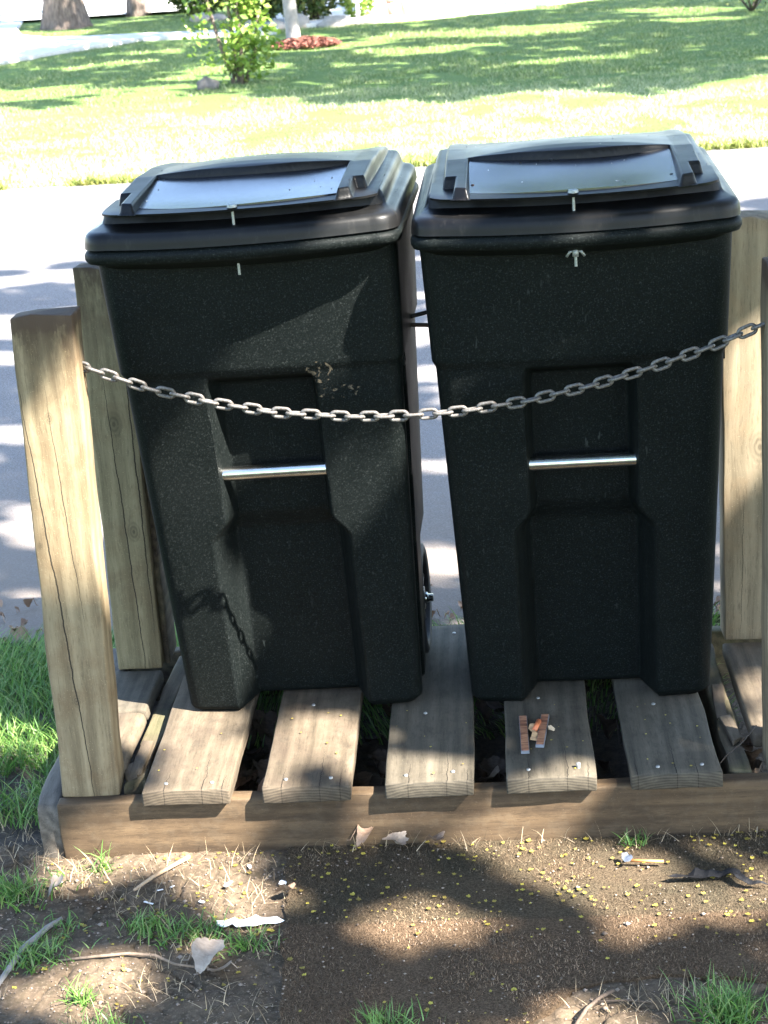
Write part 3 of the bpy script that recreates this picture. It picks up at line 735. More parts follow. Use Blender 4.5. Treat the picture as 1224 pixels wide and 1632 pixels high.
    o = mesh_from('visor', V, Fc, lid_mat, lid, True); autosmooth(o, 50)
    # glossy sunken panel
    def pan(u, v):
        hwp = 0.199 - 0.008 * v
        x = u * hwp
        yf = 0.040 - 0.048 * (1 - abs(u) ** 2.2); yb_ = 0.250 - 0.055 * (1 - abs(u) ** 2)
        y = yf + (yb_ - yf) * v
        z = 0.0665 + 0.0225 * v - 0.004 * math.sin(math.pi * v) * (1 - u * u) + 0.0016 * math.sin(u * 3.0 + v * 2 + seed_)
        return x, y, LZ + z + float(zl(y))
    nx, ny = 50, 24; V = [pan(-1 + 2 * i / nx, j / ny) for j in range(ny + 1) for i in range(nx + 1)]; nn = len(V); V += [(x, y, z - 0.006) for x, y, z in V]
    Wn = nx + 1; Fc = [(j * Wn + i, j * Wn + i + 1, (j + 1) * Wn + i + 1, (j + 1) * Wn + i) for j in range(ny) for i in range(nx)]
    for i in range(nx): Fc += [(i, nn + i, nn + i + 1, i + 1)]
    for j in range(ny): Fc += [(j * Wn, (j + 1) * Wn, nn + (j + 1) * Wn, nn + j * Wn), (j * Wn + nx, nn + j * Wn + nx, nn + (j + 1) * Wn + nx, (j + 1) * Wn + nx)]
    o = mesh_from('panel', V, Fc, panel_mat, lid, True); autosmooth(o, 50)
    # rivet dot on the panel
    q = pan(-0.93, 0.25); nail_ = tube_geo([(q[0], q[1], q[2] - 0.002), (q[0], q[1], q[2] + 0.0015)], [0.0035, 0.0028], 10); mesh_from('rivet', nail_[0], nail_[1], rust_m if wing else chrome, lid, True)
    # raised frame: stepped ribs left and right of the panel that run into a low dome behind it
    gx = np.arange(-0.249, 0.2491, 0.0022); gy = np.arange(-0.03, 0.602, 0.0028); X, Y = np.meshgrid(gx, gy); AX = np.abs(X)
    e = 0.0045
    def ss(v): return sstep(-e, e, v)
    yfr = -0.006 + 0.03 * np.clip((AX - 0.19) / 0.03, 0, 1) * 0.4
    fl = 0.012 * np.clip(Y / 0.5, 0, 1)
    m1 = ss(AX - 0.190) * ss(0.217 - AX) * ss(Y - yfr)
    m2 = ss(AX - 0.190) * ss(0.236 + fl * 0.6 - AX) * ss(Y - 0.092)
    m3 = ss(Y - (0.250 - 0.055 * (1 - (X / 0.195) ** 2) - 0.0 * X)) * ss(0.236 + fl * 0.6 - AX)
    m3 = np.where(AX > 0.2, np.minimum(m3, ss(Y - 0.22)), m3)
    mk = np.maximum(np.maximum(m1, m2), m3) * ss(0.59 - Y)
    top = np.interp(Y, [-0.02, 0.03, 0.10, 0.25, 0.40, 0.50, 0.60], [0.0795, 0.0830, 0.0870, 0.0930, 0.0880, 0.0790, 0.0680])
    u = np.clip(X / 0.20, -1, 1)
    top = top + 0.017 * (1 - u * u) * sstep(0.15, 0.22, Y) * (1 - sstep(0.30, 0.56, Y)) + 0.003 * np.exp(-((AX - 0.225) / 0.02) ** 2) * sstep(0.3, 0.5, Y)
    Z = LZ + zl(Y) + 0.0605 + (top - 0.0605) * mk
    V = np.stack([X.ravel(), Y.ravel(), Z.ravel()], 1); nxx = len(gx); nyy = len(gy)
    i_ = np.arange((nxx - 1) * (nyy - 1)); r_ = i_ // (nxx - 1); c_ = i_ % (nxx - 1); a_ = r_ * nxx + c_
    mk4 = np.maximum.reduce([mk.ravel()[a_], mk.ravel()[a_ + 1], mk.ravel()[a_ + nxx], mk.ravel()[a_ + nxx + 1]]) > 0.001
    a_ = a_[mk4]; Fq = np.stack([a_, a_ + 1, a_ + nxx + 1, a_ + nxx], 1)
    us, inv = np.unique(Fq.ravel(), return_inverse=True)
    mesh_from('raised_frame', V[us], inv.reshape(-1, 4), lid_mat, lid, True)
    # hinge ears at the back of the lid
    for s in (-1, 1):
        V, Fc = tube_geo([(s * 0.10, 0.625, LZ + 0.045), (s * 0.24, 0.625, LZ + 0.045)], 0.016, 14)
        o = mesh_from('hinge', V, Fc, lid_mat, lid, True); autosmooth(o, 50)
    # ---- catch bar
    yb0 = ov + (0.04 - ov) * ((0.555) / H) + 0.016
    o = tube('catch_bar', [(-0.135, yb0, 0.553), (0.135, yb0, 0.553)], 0.0142, chrome, root, 20); autosmooth(o, 50)
    # ---- rear handle
    hp = [(-0.20, 0.60, H - 0.06), (-0.20, 0.665, H - 0.05), (0.20, 0.665, H - 0.05), (0.20, 0.60, H - 0.06)]
    o = tube('handle', hp, 0.014, lid_mat, root, 12)
    # ---- wheels
    zc = 0.125; yc = 0.46
    tube('axle', [(-0.27, yc, zc), (0.27, yc, zc)], 0.009, chrome, root, 12)
    for s in (-1, 1):
        wl_ = bpy.data.objects.new('wheel', None); link(wl_, root); wl_.location = (s * 0.233, yc, zc)
        prof = [(-0.020, 0.098), (-0.024, 0.112), (-0.020, 0.122), (-0.008, 0.1255), (0.008, 0.1255), (0.020, 0.122), (0.024, 0.112), (0.020, 0.098)]
        n = 48; V = []; Fc = []
        for k in range(n):
            a = 2 * math.pi * k / n; bumpy = 1 + (0.012 if k % 2 else 0)
            for (px, pr_) in prof: V.append((px, pr_ * math.cos(a) * (bumpy if pr_ > 0.12 else 1), pr_ * math.sin(a) * (bumpy if pr_ > 0.12 else 1)))
        m = len(prof)
        for k in range(n):
            for j in range(m): Fc.append((k * m + j, k * m + (j + 1) % m, ((k + 1) % n) * m + (j + 1) % m, ((k + 1) % n) * m + j))
        mesh_from('tyre', V, Fc, rubber, wl_, True)
        parts = []
        V, Fc = tube_geo([(-0.018, 0, 0), (0.018, 0, 0)], 0.026, 16); parts.append((V, Fc))
        for k in range(6):
            a = k * math.pi / 3 + 0.2; parts.append(tube_geo([(0, 0.02 * math.cos(a), 0.02 * math.sin(a)), (0.004 * s, 0.102 * math.cos(a), 0.102 * math.sin(a))], [0.012, 0.009], 6))
        V, Fc = merge_geo(parts); mesh_from('spokes', V, Fc, hubm, wl_, True)
        V, Fc = tube_geo([(s * 0.016, 0, 0), (s * 0.024, 0, 0), (s * 0.028, 0, 0)], [0.013, 0.013, 0.006], 14); mesh_from('hub_cap', V, Fc, chrome, wl_, True)
    # ---- long bolt through the lid's lip and the rim
    by = -0.021
    bx = -0.002
    def cyl(nm, z0, z1, r0, n=14, r1=None, par=root, m=boltm, y=by):
        V, Fc = tube_geo([(bx, y, z0), (bx, y, z1)], [r0, r1 or r0], n); o = mesh_from(nm, V, Fc, m, par, True); autosmooth(o, 40); return o
    bolt = cyl('bolt', H - bolt_end, LZ + 0.0655, 0.0027)
    cyl('bolt_head', LZ + 0.0640, LZ + 0.0690, 0.0098, 18, 0.0088, bolt)
    if wing:
        zc_ = H - 0.036 - 0.006
        parts = [tube_geo([(bx, by, zc_ - 0.008), (bx, by, zc_ + 0.006)], 0.006, 12)]
        for s in (-1, 1):
            parts.append(tube_geo([(bx + s * 0.004, by, zc_ + 0.002), (bx + s * 0.010, by, zc_ + 0.001), (bx + s * 0.0165, by, zc_ - 0.008)], [0.0025, 0.003, 0.0025], 6))
        V, Fc = merge_geo(parts); mesh_from('wing_nut', V, Fc, boltm, bolt, True)
    # raised mark on the right side panel
    x_ = 0.277; parts = []
    for (y0, y1, z0, z1) in ((0.12, 0.125, 0.70, 0.76), (0.155, 0.16, 0.70, 0.76), (0.12, 0.16, 0.755, 0.76), (0.12, 0.16, 0.70, 0.705), (0.13, 0.15, 0.725, 0.735)):
        z0 += 0.05; z1 += 0.05
        V = [(a, b, c) for a in (x_ - 0.01, x_ + 0.0015) for b in (y0, y1) for c in (z0, z1)]
        parts.append((V, [(0, 1, 3, 2), (4, 6, 7, 5), (0, 4, 5, 1), (2, 3, 7, 6), (0, 2, 6, 4), (1, 5, 7, 3)]))
    V, Fc = merge_geo(parts); mesh_from('raised_mark', V, Fc, bmat, root)
    return root
binL = make_bin('trash_bin', 0.467, 0.160, 0.168, -0.024, -0.030, bin_matL, 'left black wheeled trash bin with tan smears and a bare bolt end below the rim', False, 0.006, 0.0, 0.060)
binR = make_bin('trash_bin', 1.075, 0.110, 0.212, -0.012, -0.022, bin_matR, 'right black wheeled trash bin with a wing nut on the bolt below its rim', True, 0.016, 1.3, 0.068)

parts = []
for k in range(70):
    b_ = rnd.choice([(0.467, 0.16), (1.075, 0.11)]); u_ = rnd.uniform(-0.25, 0.27); v_ = rnd.uniform(0.0, 0.5)
    hit = None
    deps = None
    parts.append((b_[0] + u_, b_[1] + v_))
SPECKS = parts
# cord that ties the two bins together behind
cm = simple('black_cord', (0.015, 0.012, 0.012), 0.6)
cord = empty('cord', (0.77, 0.5, 0.97), 'thin dark cord looped between the two bins', 'cord')
tube('strand', [(-0.07, -0.02, -0.008), (-0.03, -0.02, -0.006), (0.0, -0.02, 0.0), (0.03, -0.02, 0.006), (0.09, -0.02, 0.008)], 0.0045, cm, cord)
tube('strand', [(-0.07, -0.02, -0.026), (-0.03, -0.02, -0.024), (0.0, -0.02, -0.026), (0.03, -0.02, -0.029), (0.09, -0.02, -0.030)], 0.0045, simple('brown_cord', (0.07, 0.035, 0.02), 0.6), cord)

# ------------------------------------------------------------------ chain across the front
pts = [(0.128, 1.000), (0.15, 0.993), (0.268, 0.945), (0.388, 0.912), (0.498, 0.889), (0.637, 0.874), (0.742, 0.871), (0.846, 0.875), (0.962, 0.888), (1.078, 0.911), (1.192, 0.940), (1.294, 0.972), (1.402, 1.014)]
pa = np.array(pts); seg = np.hypot(np.diff(pa[:, 0]), np.diff(pa[:, 1])); cum = np.concatenate([[0], np.cumsum(seg)])
pitch = 0.0272; NL = int(cum[-1] / pitch)
chain = empty('chain', (0.128, 0.06, 1.0), 'sagging grey metal chain hung between the two front posts', 'chain')
def link_mesh():
    L, Wd, r = 0.0338, 0.0168, 0.0034; hl = (L - Wd) / 2; P = []
    for k in range(9): a = -math.pi / 2 + math.pi * k / 8; P.append((hl + Wd / 2 * math.cos(a), 0, Wd / 2 * math.sin(a)))
    for k in range(9): a = math.pi / 2 + math.pi * k / 8; P.append((-hl + Wd / 2 * math.cos(a), 0, Wd / 2 * math.sin(a)))
    return tube_geo(P, r, 8, True)
V, Fc = link_mesh(); lk0 = None
for i in range(NL):
    s = (i + 0.5) * pitch * (cum[-1] / (NL * pitch))
    x_ = np.interp(s, cum, pa[:, 0]); z_ = np.interp(s, cum, pa[:, 1])
    x2 = np.interp(s + 0.02, cum, pa[:, 0]); z2 = np.interp(s + 0.02, cum, pa[:, 1]); x1 = np.interp(s - 0.02, cum, pa[:, 0]); z1 = np.interp(s - 0.02, cum, pa[:, 1])
    ang = math.atan2(z2 - z1, x2 - x1)
    if lk0 is None: o = lk0 = mesh_from('link', V, Fc, galv, chain, True)
    else: o = lk0.copy(); link(o); o.parent = chain
    tw = (0.15 if i % 2 == 0 else math.pi / 2 - 0.18) + rnd.uniform(-0.15, 0.15)
    o.matrix_local = Matrix.Translation((x_ - 0.128, 0.0, z_ - 1.0)) @ Matrix.Rotation(-ang, 4, 'Y') @ Matrix.Rotation(tw, 4, 'X')
for sx_, zz in ((0.0, 0.0), (1.276, 0.014)):
    d = -1 if sx_ < 0.5 else 1
    P = [(sx_ + d * 0.03, 0, zz + 0.006), (sx_ + d * 0.008, 0, zz + 0.008), (sx_ - d * 0.006, 0, zz + 0.004), (sx_ - d * 0.008, 0, zz - 0.005), (sx_, 0, zz - 0.011), (sx_ + d * 0.012, 0, zz - 0.010), (sx_ + d * 0.03, 0, zz - 0.008)]
    tube('staple', P, 0.0025, rust_m, chain, 6)

# ------------------------------------------------------------------ litter
def leaf_geo(size, lobes=5, seed=0, curl=0.35, depth=0.35):
    r = random.Random(seed); n = 60; ring = []
    for k in range(n):
        a = 2 * math.pi * k / n
        lob = 1 - 1.3 * depth * (1 - abs(math.cos(a * lobes / 2)) ** 0.55)
        rad = size * (0.55 + 0.45 * lob) * (0.9 + 0.1 * r.random()) * 0.5
        x = rad * math.cos(a) * 1.15; y = rad * math.sin(a) * 0.85
        ring.append((x, y))
    V = [(0, 0, 0.004)]; Fc = []
    def zz(x, y): return curl * (x * x * 3 - y * y * 9 * (1 if y > 0 else -0.7)) / size * 0.6 + curl * 0.2 * size * noise.noise(Vector((x * 30 + seed, y * 30, 0))) + 0.004
    for t in (0.5, 1.0):
        for x, y in ring: V.append((x * t, y * t, zz(x * t, y * t)))
    for k in range(n):
        j = (k + 1) % n; Fc.append((0, 1 + k, 1 + j)); Fc.append((1 + k, 1 + n + k, 1 + n + j, 1 + j))
    mn = min(v[2] for v in V); V = [(a, b, c - mn) for a, b, c in V]
    st = tube_geo([(size * 0.5, 0, zz(size * .5, 0) - mn), (size * 0.75, size * 0.04, 0.006), (size * 0.95, size * 0.12, 0.004)], [0.0012, 0.001, 0.0008], 5)
    return merge_geo([(V, Fc), st])
def mat_dryleaf(name, a, b):
    N = NT(name); c = N.coord(); n1 = N.noise(c, 60, 4, 0.7); n2 = N.noise(N.mapping(c, (0.2, 1, 1)), 160, 3)
    return N.done(N.mix(0.35, N.ramp(n1, [(0.3, a), (0.7, b)]), N.ramp(n2, [(0.4, a), (0.6, b)])), 0.7, N.bump(n2, 0.6, 0.001))
dl1 = mat_dryleaf('dry_leaf_pale', (0.17, 0.125, 0.09), (0.30, 0.235, 0.175))
dl2 = mat_dryleaf('dry_leaf_brown', (0.11, 0.065, 0.04), (0.25, 0.16, 0.10))
def dryleaf(x, y, z, size, rz, label, m, lobes=5, seed=0, curl=0.35, tilt=(0, 0)):
    V, Fc = leaf_geo(size, lobes, seed, curl); o = mesh_from('dry_leaf', V, Fc, m, None, True, (x, y, z), (tilt[0], tilt[1], rz))
    tag(o, label, 'leaf', 'dry fallen leaves'); return o
dryleaf(0.352, -0.415, 0.006, 0.064, 2.5, 'large pale dry leaf on the cracked soil at the lower left', dl1, 3, 3, 0.5, (0.2, 0.1))
dryleaf(0.374, -0.432, 0.002, 0.045, 0.4, 'small dry leaf tucked under the large pale leaf', dl1, 3, 8, 0.4)
dryleaf(0.652, 0.0 - 0.022, 0.018, 0.040, 1.3, 'upright curled dry leaf leaning on the front beam at the middle', dl1, 7, 5, 0.8, (1.0, 0.1))
dryleaf(0.737, -0.034, 0.018, 0.035, 0.8, 'curled dry leaf against the beam right of the upright leaf', dl2, 5, 6, 0.9, (0.5, 0.2))
dryleaf(0.60, -0.02, 0.016, 0.030, 2.8, 'small brown leaf at the top left corner of the mat', dl2, 5, 9, 0.9, (0.4, -0.2))
dryleaf(0.452, -0.19, 0.006, 0.032, 1.1, 'brown leaf standing at the left edge of the mat', dl2, 5, 12, 0.9, (0.6, 0.4))
dryleaf(0.075, -0.18, 0.004, 0.05, 0.2, 'tan leaf near the lower left corner of the platform', dl2, 5, 14, 0.6)
dryleaf(0.02, -0.15, 0.004, 0.042, 1.9, 'pale leaf close to the end of the grey side beam', dl1, 5, 15, 0.6)
dryleaf(1.03, 0.14, 0.015, 0.07, 0.3, 'pale leaf on the dark soil between the two right planks', dl1, 5, 18, 0.5, (0.1, 0.1))
dryleaf(0.395, 0.12, 0.012, 0.08, 1.5, 'grey leaf on the dark soil between the two left planks', dl2, 3, 19, 0.6)
dryleaf(0.86, 0.20, 0.015, 0.05, 0.9, 'grey leaf in the gap left of the plank with the broken trim', dl1, 5, 20, 0.6)
# under-platform litter
parts = []
for k in range(170):
    V, Fc = leaf_geo(rnd.uniform(0.03, 0.065), rnd.choice([3, 5]), 100 + k, 0.7); a = rnd.uniform(0, 6.28)
    Mx = Matrix.Translation((rnd.uniform(0.15, 1.42), rnd.uniform(0.05, 0.6), rnd.uniform(-0.012, 0.006))) @ Matrix.Rotation(a, 4, 'Z') @ Matrix.Rotation(rnd.uniform(-.5, .5), 4, 'X')
    parts.append(([Mx @ Vector(v) for v in V], Fc))
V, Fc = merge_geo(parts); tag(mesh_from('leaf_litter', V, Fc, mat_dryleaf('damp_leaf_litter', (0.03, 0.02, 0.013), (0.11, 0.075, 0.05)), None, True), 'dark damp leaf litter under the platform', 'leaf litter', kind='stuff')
_F1 = fbm(_GX0 := np.meshgrid(np.arange(-0.6, 2.0, 0.01), np.arange(-1.0, 0.08, 0.01))[0], _GY0 := np.meshgrid(np.arange(-0.6, 2.0, 0.01), np.arange(-1.0, 0.08, 0.01))[1], 9, 404, 2); _F2 = fbm(_GX0, _GY0, 7, 303, 2)
def _lk(Fm, x, y): return Fm[min(max(int((y + 1.0) / 0.01), 0), Fm.shape[0] - 1), min(max(int((x + 0.6) / 0.01), 0), Fm.shape[1] - 1)]
def FM1(x, y): return _lk(_F1, x, y)
def FM2(x, y): return _lk(_F2, x, y)
# yellow flower bits
_gx = np.arange(-0.6, 2.0, 0.006); _gy = np.arange(-1.0, 0.08, 0.006); _GX, _GY = np.meshgrid(_gx, _gy); _GH = dirt_h(_GX, _GY)
def gh(x, y):   # ground height incl. mat
    X = np.array([x]); Y = np.array([y])
    if in_poly(X, Y, mat_poly)[0]: return 0.012
    return float(_GH[min(max(int((y + 1.0) / 0.006), 0), len(_gy) - 1), min(max(int((x + 0.6) / 0.006), 0), len(_gx) - 1)]) + 0.0015
parts = []
for k in range(800):
    x_ = rnd.uniform(-0.05, 1.5); y_ = -abs(rnd.gauss(0.0, 0.27)) - 0.006 if rnd.random() < 0.75 else rnd.uniform(-0.65, 0)
    if y_ < -0.75 or (x_ < 0.2 and rnd.random() < .5): continue
    if FM1(x_, y_) < 0.47 and rnd.random() < .8: continue
    s = rnd.uniform(0.003, 0.0062); z_ = gh(x_, y_); pet = rnd.choice([4, 5, 5, 6]); s *= rnd.choice([0.5, 0.7, 1.0, 1.1])
    V = [(0, 0, 0.001)]; Fc = []; a0 = rnd.uniform(0, 6.28); tl = rnd.uniform(-.3, .5)
    for j in range(pet):
        a = a0 + j * 6.28 / pet; b = len(V)
        q_ = rnd.uniform(.5, 1.1); V += [(s * .7 * math.cos(a - .65), s * .7 * math.sin(a - .65), 0.001), (s * q_ * math.cos(a), s * q_ * math.sin(a), 0.002 + s * tl * rnd.uniform(-.5, 1)), (s * .7 * math.cos(a + .65), s * .7 * math.sin(a + .65), 0.001)]
        Fc.append((0, b, b + 1, b + 2))
    parts.append(([(v[0] + x_, v[1] + y_, v[2] + z_) for v in V], Fc))
for k in range(45):   # some on the planks
    i = rnd.randrange(5); x_ = planks[i][0] + rnd.uniform(0.01, 0.16); y_ = rnd.uniform(-0.01, 0.30); s = rnd.uniform(0.0015, 0.0032)
    if i == 0 and rnd.random() < .7: continue
    V = [(x_ + s * math.cos(a), y_ + s * math.sin(a), ZT + 0.0035) for a in (0, 1.3, 2.5, 3.8, 5)]; parts.append((V, [(0, 1, 2, 3, 4)]))
V, Fc = merge_geo(parts); tag(mesh_from('flower_bits', V, Fc, leafmat('yellow_flower_bits', (0.16, 0.11, 0.025), (0.48, 0.40, 0.06), 0.3, 0.6)), 'tiny yellow flower bits strewn over the mat and dirt', 'flower bits', kind='stuff')
# straw and roots
P = []
for k in range(1600):
    x_ = rnd.uniform(-0.25, 0.48); y_ = rnd.uniform(-0.7, -0.01)
    if FM2(x_, y_) < 0.50: continue
    P.append((x_, y_, 0.002))
for k in range(110): P.append((rnd.uniform(0.5, 1.5), -abs(rnd.gauss(0, 0.02)) - 0.004, 0.012))
for k in range(260): P.append((rnd.uniform(-0.2, 0.0), rnd.uniform(-0.1, 0.3), 0.004))
for k in range(160): P.append((rnd.gauss(1.16, 0.08), rnd.gauss(-0.56, 0.03), 0.004))
V, Fc = blades(np.array(P), 0.036, 0.0017, 0.5, 44, 3, 1.3); tag(mesh_from('dry_straw', V, Fc, straw_m), 'dry straw scattered over the dirt', 'straw', kind='stuff')
# pebbles and crumbs of soil
parts = []
for k in range(5000):
    x_ = rnd.uniform(-0.3, 1.6); y_ = rnd.uniform(-0.75, 0.0)
    if in_poly(np.array([x_]), np.array([y_]), mat_poly)[0] and rnd.random() < 0.75: continue
    s = rnd.uniform(0.0008, 0.0032) * (1 if rnd.random() < .93 else 2.2); z_ = gh(x_, y_)
    V = [(x_ + s * rnd.uniform(.7, 1.2) * a, y_ + s * rnd.uniform(.7, 1.2) * b, z_ + s * 0.6 * c) for a, b, c in ((1, 0, 0), (0, 1, 0), (-1, 0, 0), (0, -1, 0), (0, 0, 1), (0, 0, -1))]
    parts.append((V, [(0, 1, 4), (1, 2, 4), (2, 3, 4), (3, 0, 4), (1, 0, 5), (2, 1, 5), (3, 2, 5), (0, 3, 5)]))
V, Fc = merge_geo(parts); tag(mesh_from('soil_crumbs', V, Fc, leafmat('soil_crumb', (0.07, 0.05, 0.035), (0.26, 0.2, 0.15), 0, 0.9), None, True), 'small crumbs of dry soil on the ground', 'soil crumbs', kind='stuff')

# grass tufts (countable)
def tuft(x, y, n, H, spread, label, seed, z=0.0, lean=0.55, segs=4, wd=0.0032, grp='grass tufts in the dirt'):
    rs = np.random.RandomState(seed); P = np.stack([rs.normal(0, spread, n), rs.normal(0, spread * 0.7, n), np.zeros(n)], 1)
    V, Fc = blades(P, H, wd, 0.9, seed, segs, lean)
    o = mesh_from('grass_tuft', V, Fc, grass_near, None, False, (x, y, z)); tag(o, label, 'grass tuft', grp); return o
tuft(1.245, -0.580, 300, 0.056, 0.030, 'large green grass tuft at the lower right', 201)
tuft(0.684, -0.605, 200, 0.042, 0.026, 'grass tuft growing through the mat at the bottom middle', 202)
tuft(0.085, -0.055, 34, 0.062, 0.012, 'sparse thin tuft in front of the left end of the beam', 203, lean=0.8)
tuft(0.405, -0.34, 110, 0.040, 0.026, 'leafy green tuft beside the torn white paper', 204)
tuft(0.215, -0.275, 120, 0.036, 0.030, 'low grass tuft between the two twigs', 205)
tuft(0.30, -0.30, 150, 0.040, 0.032, 'low grass tuft left of the torn white paper', 206)
tuft(-0.07, -0.14, 260, 0.050, 0.04, 'dense grass clump at the left edge below the side beam', 207)
tuft(0.14, -0.50, 60, 0.045, 0.012, 'small upright sprout in the sunlit dirt patch', 208)
tuft(0.19, -0.60, 130, 0.045, 0.028, 'grass tuft at the bottom edge left of the middle', 209)
tuft(0.02, -0.36, 220, 0.040, 0.035, 'grass clump at the lower left edge', 210)
tuft(1.135, -0.035, 40, 0.030, 0.014, 'tiny weed at the foot of the beam on the right', 211, z=0.012)
tuft(0.045, -0.27, 70, 0.03, 0.03, 'short grass left of the low tuft', 212)

# twigs
twm = simple('twig_bark', (0.17, 0.12, 0.08), 0.85, var=0.4, scale=120)
twp = simple('pale_twig', (0.36, 0.24, 0.14), 0.7, var=0.3, scale=90)
o = tube('twig', [(0.170, -0.145, 0.008), (0.20, -0.105, 0.012), (0.232, -0.066, 0.012), (0.262, -0.035, 0.014)], [0.003, 0.0036, 0.004, 0.0045], twp); tag(o, 'short pale twig leaning towards the front beam on the left', 'twig')
o = tube('twig', [(0.075, -0.375, 0.006), (0.14, -0.37, 0.009), (0.20, -0.365, 0.010), (0.25, -0.372, 0.009), (0.29, -0.40, 0.008), (0.335, -0.412, 0.008)], [0.002, 0.0028, 0.003, 0.003, 0.0026, 0.002], twm); tag(o, 'long curved brown twig running to the large dry leaf', 'twig')
o = tube('twig', [(-0.02, -0.45, 0.006), (0.0, -0.34, 0.010), (0.03, -0.27, 0.010), (0.05, -0.24, 0.009)], [0.005, 0.006, 0.005, 0.004], simple('grey_twig', (0.2, 0.18, 0.16), 0.9)); tag(o, 'thick grey twig at the lower left edge', 'twig')
twm = simple('dark_twig_bark', (0.07, 0.048, 0.032), 0.85, var=0.4, scale=120)
tw = empty('twig', (1.0, -0.52, 0.008), 'forked dark twig at the lower right by the large tuft', 'twig')
tube('stem', [(-0.01, -0.09, 0), (0.01, -0.05, 0.003), (0.035, -0.02, 0.004), (0.06, 0.0, 0.004)], 0.0035, twm, tw); tube('branch', [(0.03, -0.03, 0.003), (0.08, -0.028, 0.003), (0.12, -0.035, 0.002)], 0.0018, twm, tw)
o = tube('root', [(1.29, 0.05, 0.10), (1.33, 0.09, 0.128), (1.37, 0.12, 0.145), (1.40, 0.15, 0.165)], 0.0012, twm); tag(o, 'thin bare stem crossing the rotten joist on the right', 'stem')

# torn white paper, scraps
paper_m = simple('white_paper', (0.78, 0.77, 0.76), 0.6, var=0.06, scale=60, bumps=0.4)
def scrap(pts, x, y, z, label, mat=paper_m, name='paper_scrap', cat='paper scrap', grp=None, wav=0.006, rz=0.0, thick=0.0008):
    """outline polygon fanned from strips, gently crumpled, with thickness"""
    bm = bmesh.new(); vs = [bm.verts.new((a, b, 0)) for a, b in pts]; f = bm.faces.new(vs)
    bmesh.ops.triangulate(bm, faces=[f]); bmesh.ops.subdivide_edges(bm, edges=bm.edges[:], cuts=3, use_grid_fill=True)
    for v in bm.verts: v.co.z = wav * (noise.noise(Vector((v.co.x * 40, v.co.y * 60, x * 9))) + 0.5) + 0.002
    r = bmesh.ops.extrude_face_region(bm, geom=bm.faces[:]); bmesh.ops.translate(bm, verts=[e for e in r['geom'] if isinstance(e, bmesh.types.BMVert)], vec=(0, 0, thick))
    bmesh.ops.recalc_face_normals(bm, faces=bm.faces[:])
    me = bpy.data.meshes.new(name); bm.to_mesh(me); bm.free(); me.materials.append(mat)
    o = bpy.data.objects.new(name, me); link(o); o.location = (x, y, z); o.rotation_euler = (0, 0, rz); tag(o, label, cat, grp); return o
scrap([(-0.062, 0.012), (-0.058, -0.008), (-0.045, -0.012), (-0.03, -0.006), (-0.02, -0.018), (0.0, -0.014), (0.02, -0.008), (0.045, -0.008), (0.066, 0.004), (0.05, 0.014), (0.02, 0.012), (0.012, 0.018), (-0.02, 0.012), (-0.03, 0.02), (-0.04, 0.014)], 0.408, -0.275, 0.006, 'long torn strip of white paper on the dirt left of the mat')
g = 'white paper crumbs on the dirt'
for i, (x_, y_, L_, a_, lab) in enumerate([(0.205, -0.185, 0.020, -0.4, 'white crumb lying lowest left of the short pale twig'), (0.222, -0.15, 0.012, 0.6, 'white crumb right below the short pale twig'), (0.308, -0.19, 0.014, -0.7, 'white crumb between the short twig and the torn paper strip'),
        (0.352, -0.135, 0.02, 0.8, 'slender white crumb above the torn paper strip'), (0.384, -0.065, 0.015, -1.2, 'small white sliver near the beam above the dirt'), (0.458, -0.13, 0.014, 1.2, 'round white crumb at the left edge of the mat'), (0.243, -0.135, 0.01, 1.0, 'pale bluish crumb just right of the short twig')]):
    h_ = 0.0028 if i != 5 else 0.007
    scrap([(-L_ / 2, -h_), (L_ / 2, -h_ * 0.6), (L_ / 2 * 0.9, h_), (0, h_ * 1.3), (-L_ / 2, h_)], x_, y_, gh(x_, y_), lab, grp=g, wav=0.004, rz=a_)
# black plastic strip
blk = simple('black_plastic_strip', (0.009, 0.009, 0.010), 0.75); blk.node_tree.nodes['Principled BSDF'].inputs['Specular IOR Level'].default_value = 0.15
scrap([(-0.085, -0.006), (-0.07, -0.012), (-0.03, -0.010), (0.01, -0.004), (0.035, -0.012), (0.045, -0.032), (0.065, -0.038), (0.10, -0.040), (0.07, -0.030), (0.058, -0.02), (0.05, 0.0), (0.03, 0.012), (-0.02, 0.014), (-0.06, 0.008)], 1.27, -0.175, 0.016, 'crumpled black plastic strip lying on the mat at the right', blk, 'plastic_strip', 'plastic strip', wav=0.014)
# orange stick with torn blue grey wrapper
stick = empty('stick', (1.135, -0.118, 0.018), 'thin orange stick with a torn blue-grey wrapper at its end on the mat', 'stick')
tube('shaft', [(-0.012, 0.002, 0.004), (0.05, -0.004, 0.003)], 0.0030, simple('orange_stick', (0.40, 0.16, 0.045), 0.6), stick, 8)
o = scrap([(-0.012, 0.016), (-0.002, 0.018), (0.004, 0.006), (0.007, -0.004), (-0.002, -0.012), (-0.01, -0.018), (-0.008, -0.004), (-0.013, 0.004)], 0, 0, 0, None, simple('foil_wrapper', (0.12, 0.14, 0.18), 0.35, 0.3), 'wrapper', None, wav=0.012)
o.parent = stick; o.location = (-0.015, 0.004, 0.001)
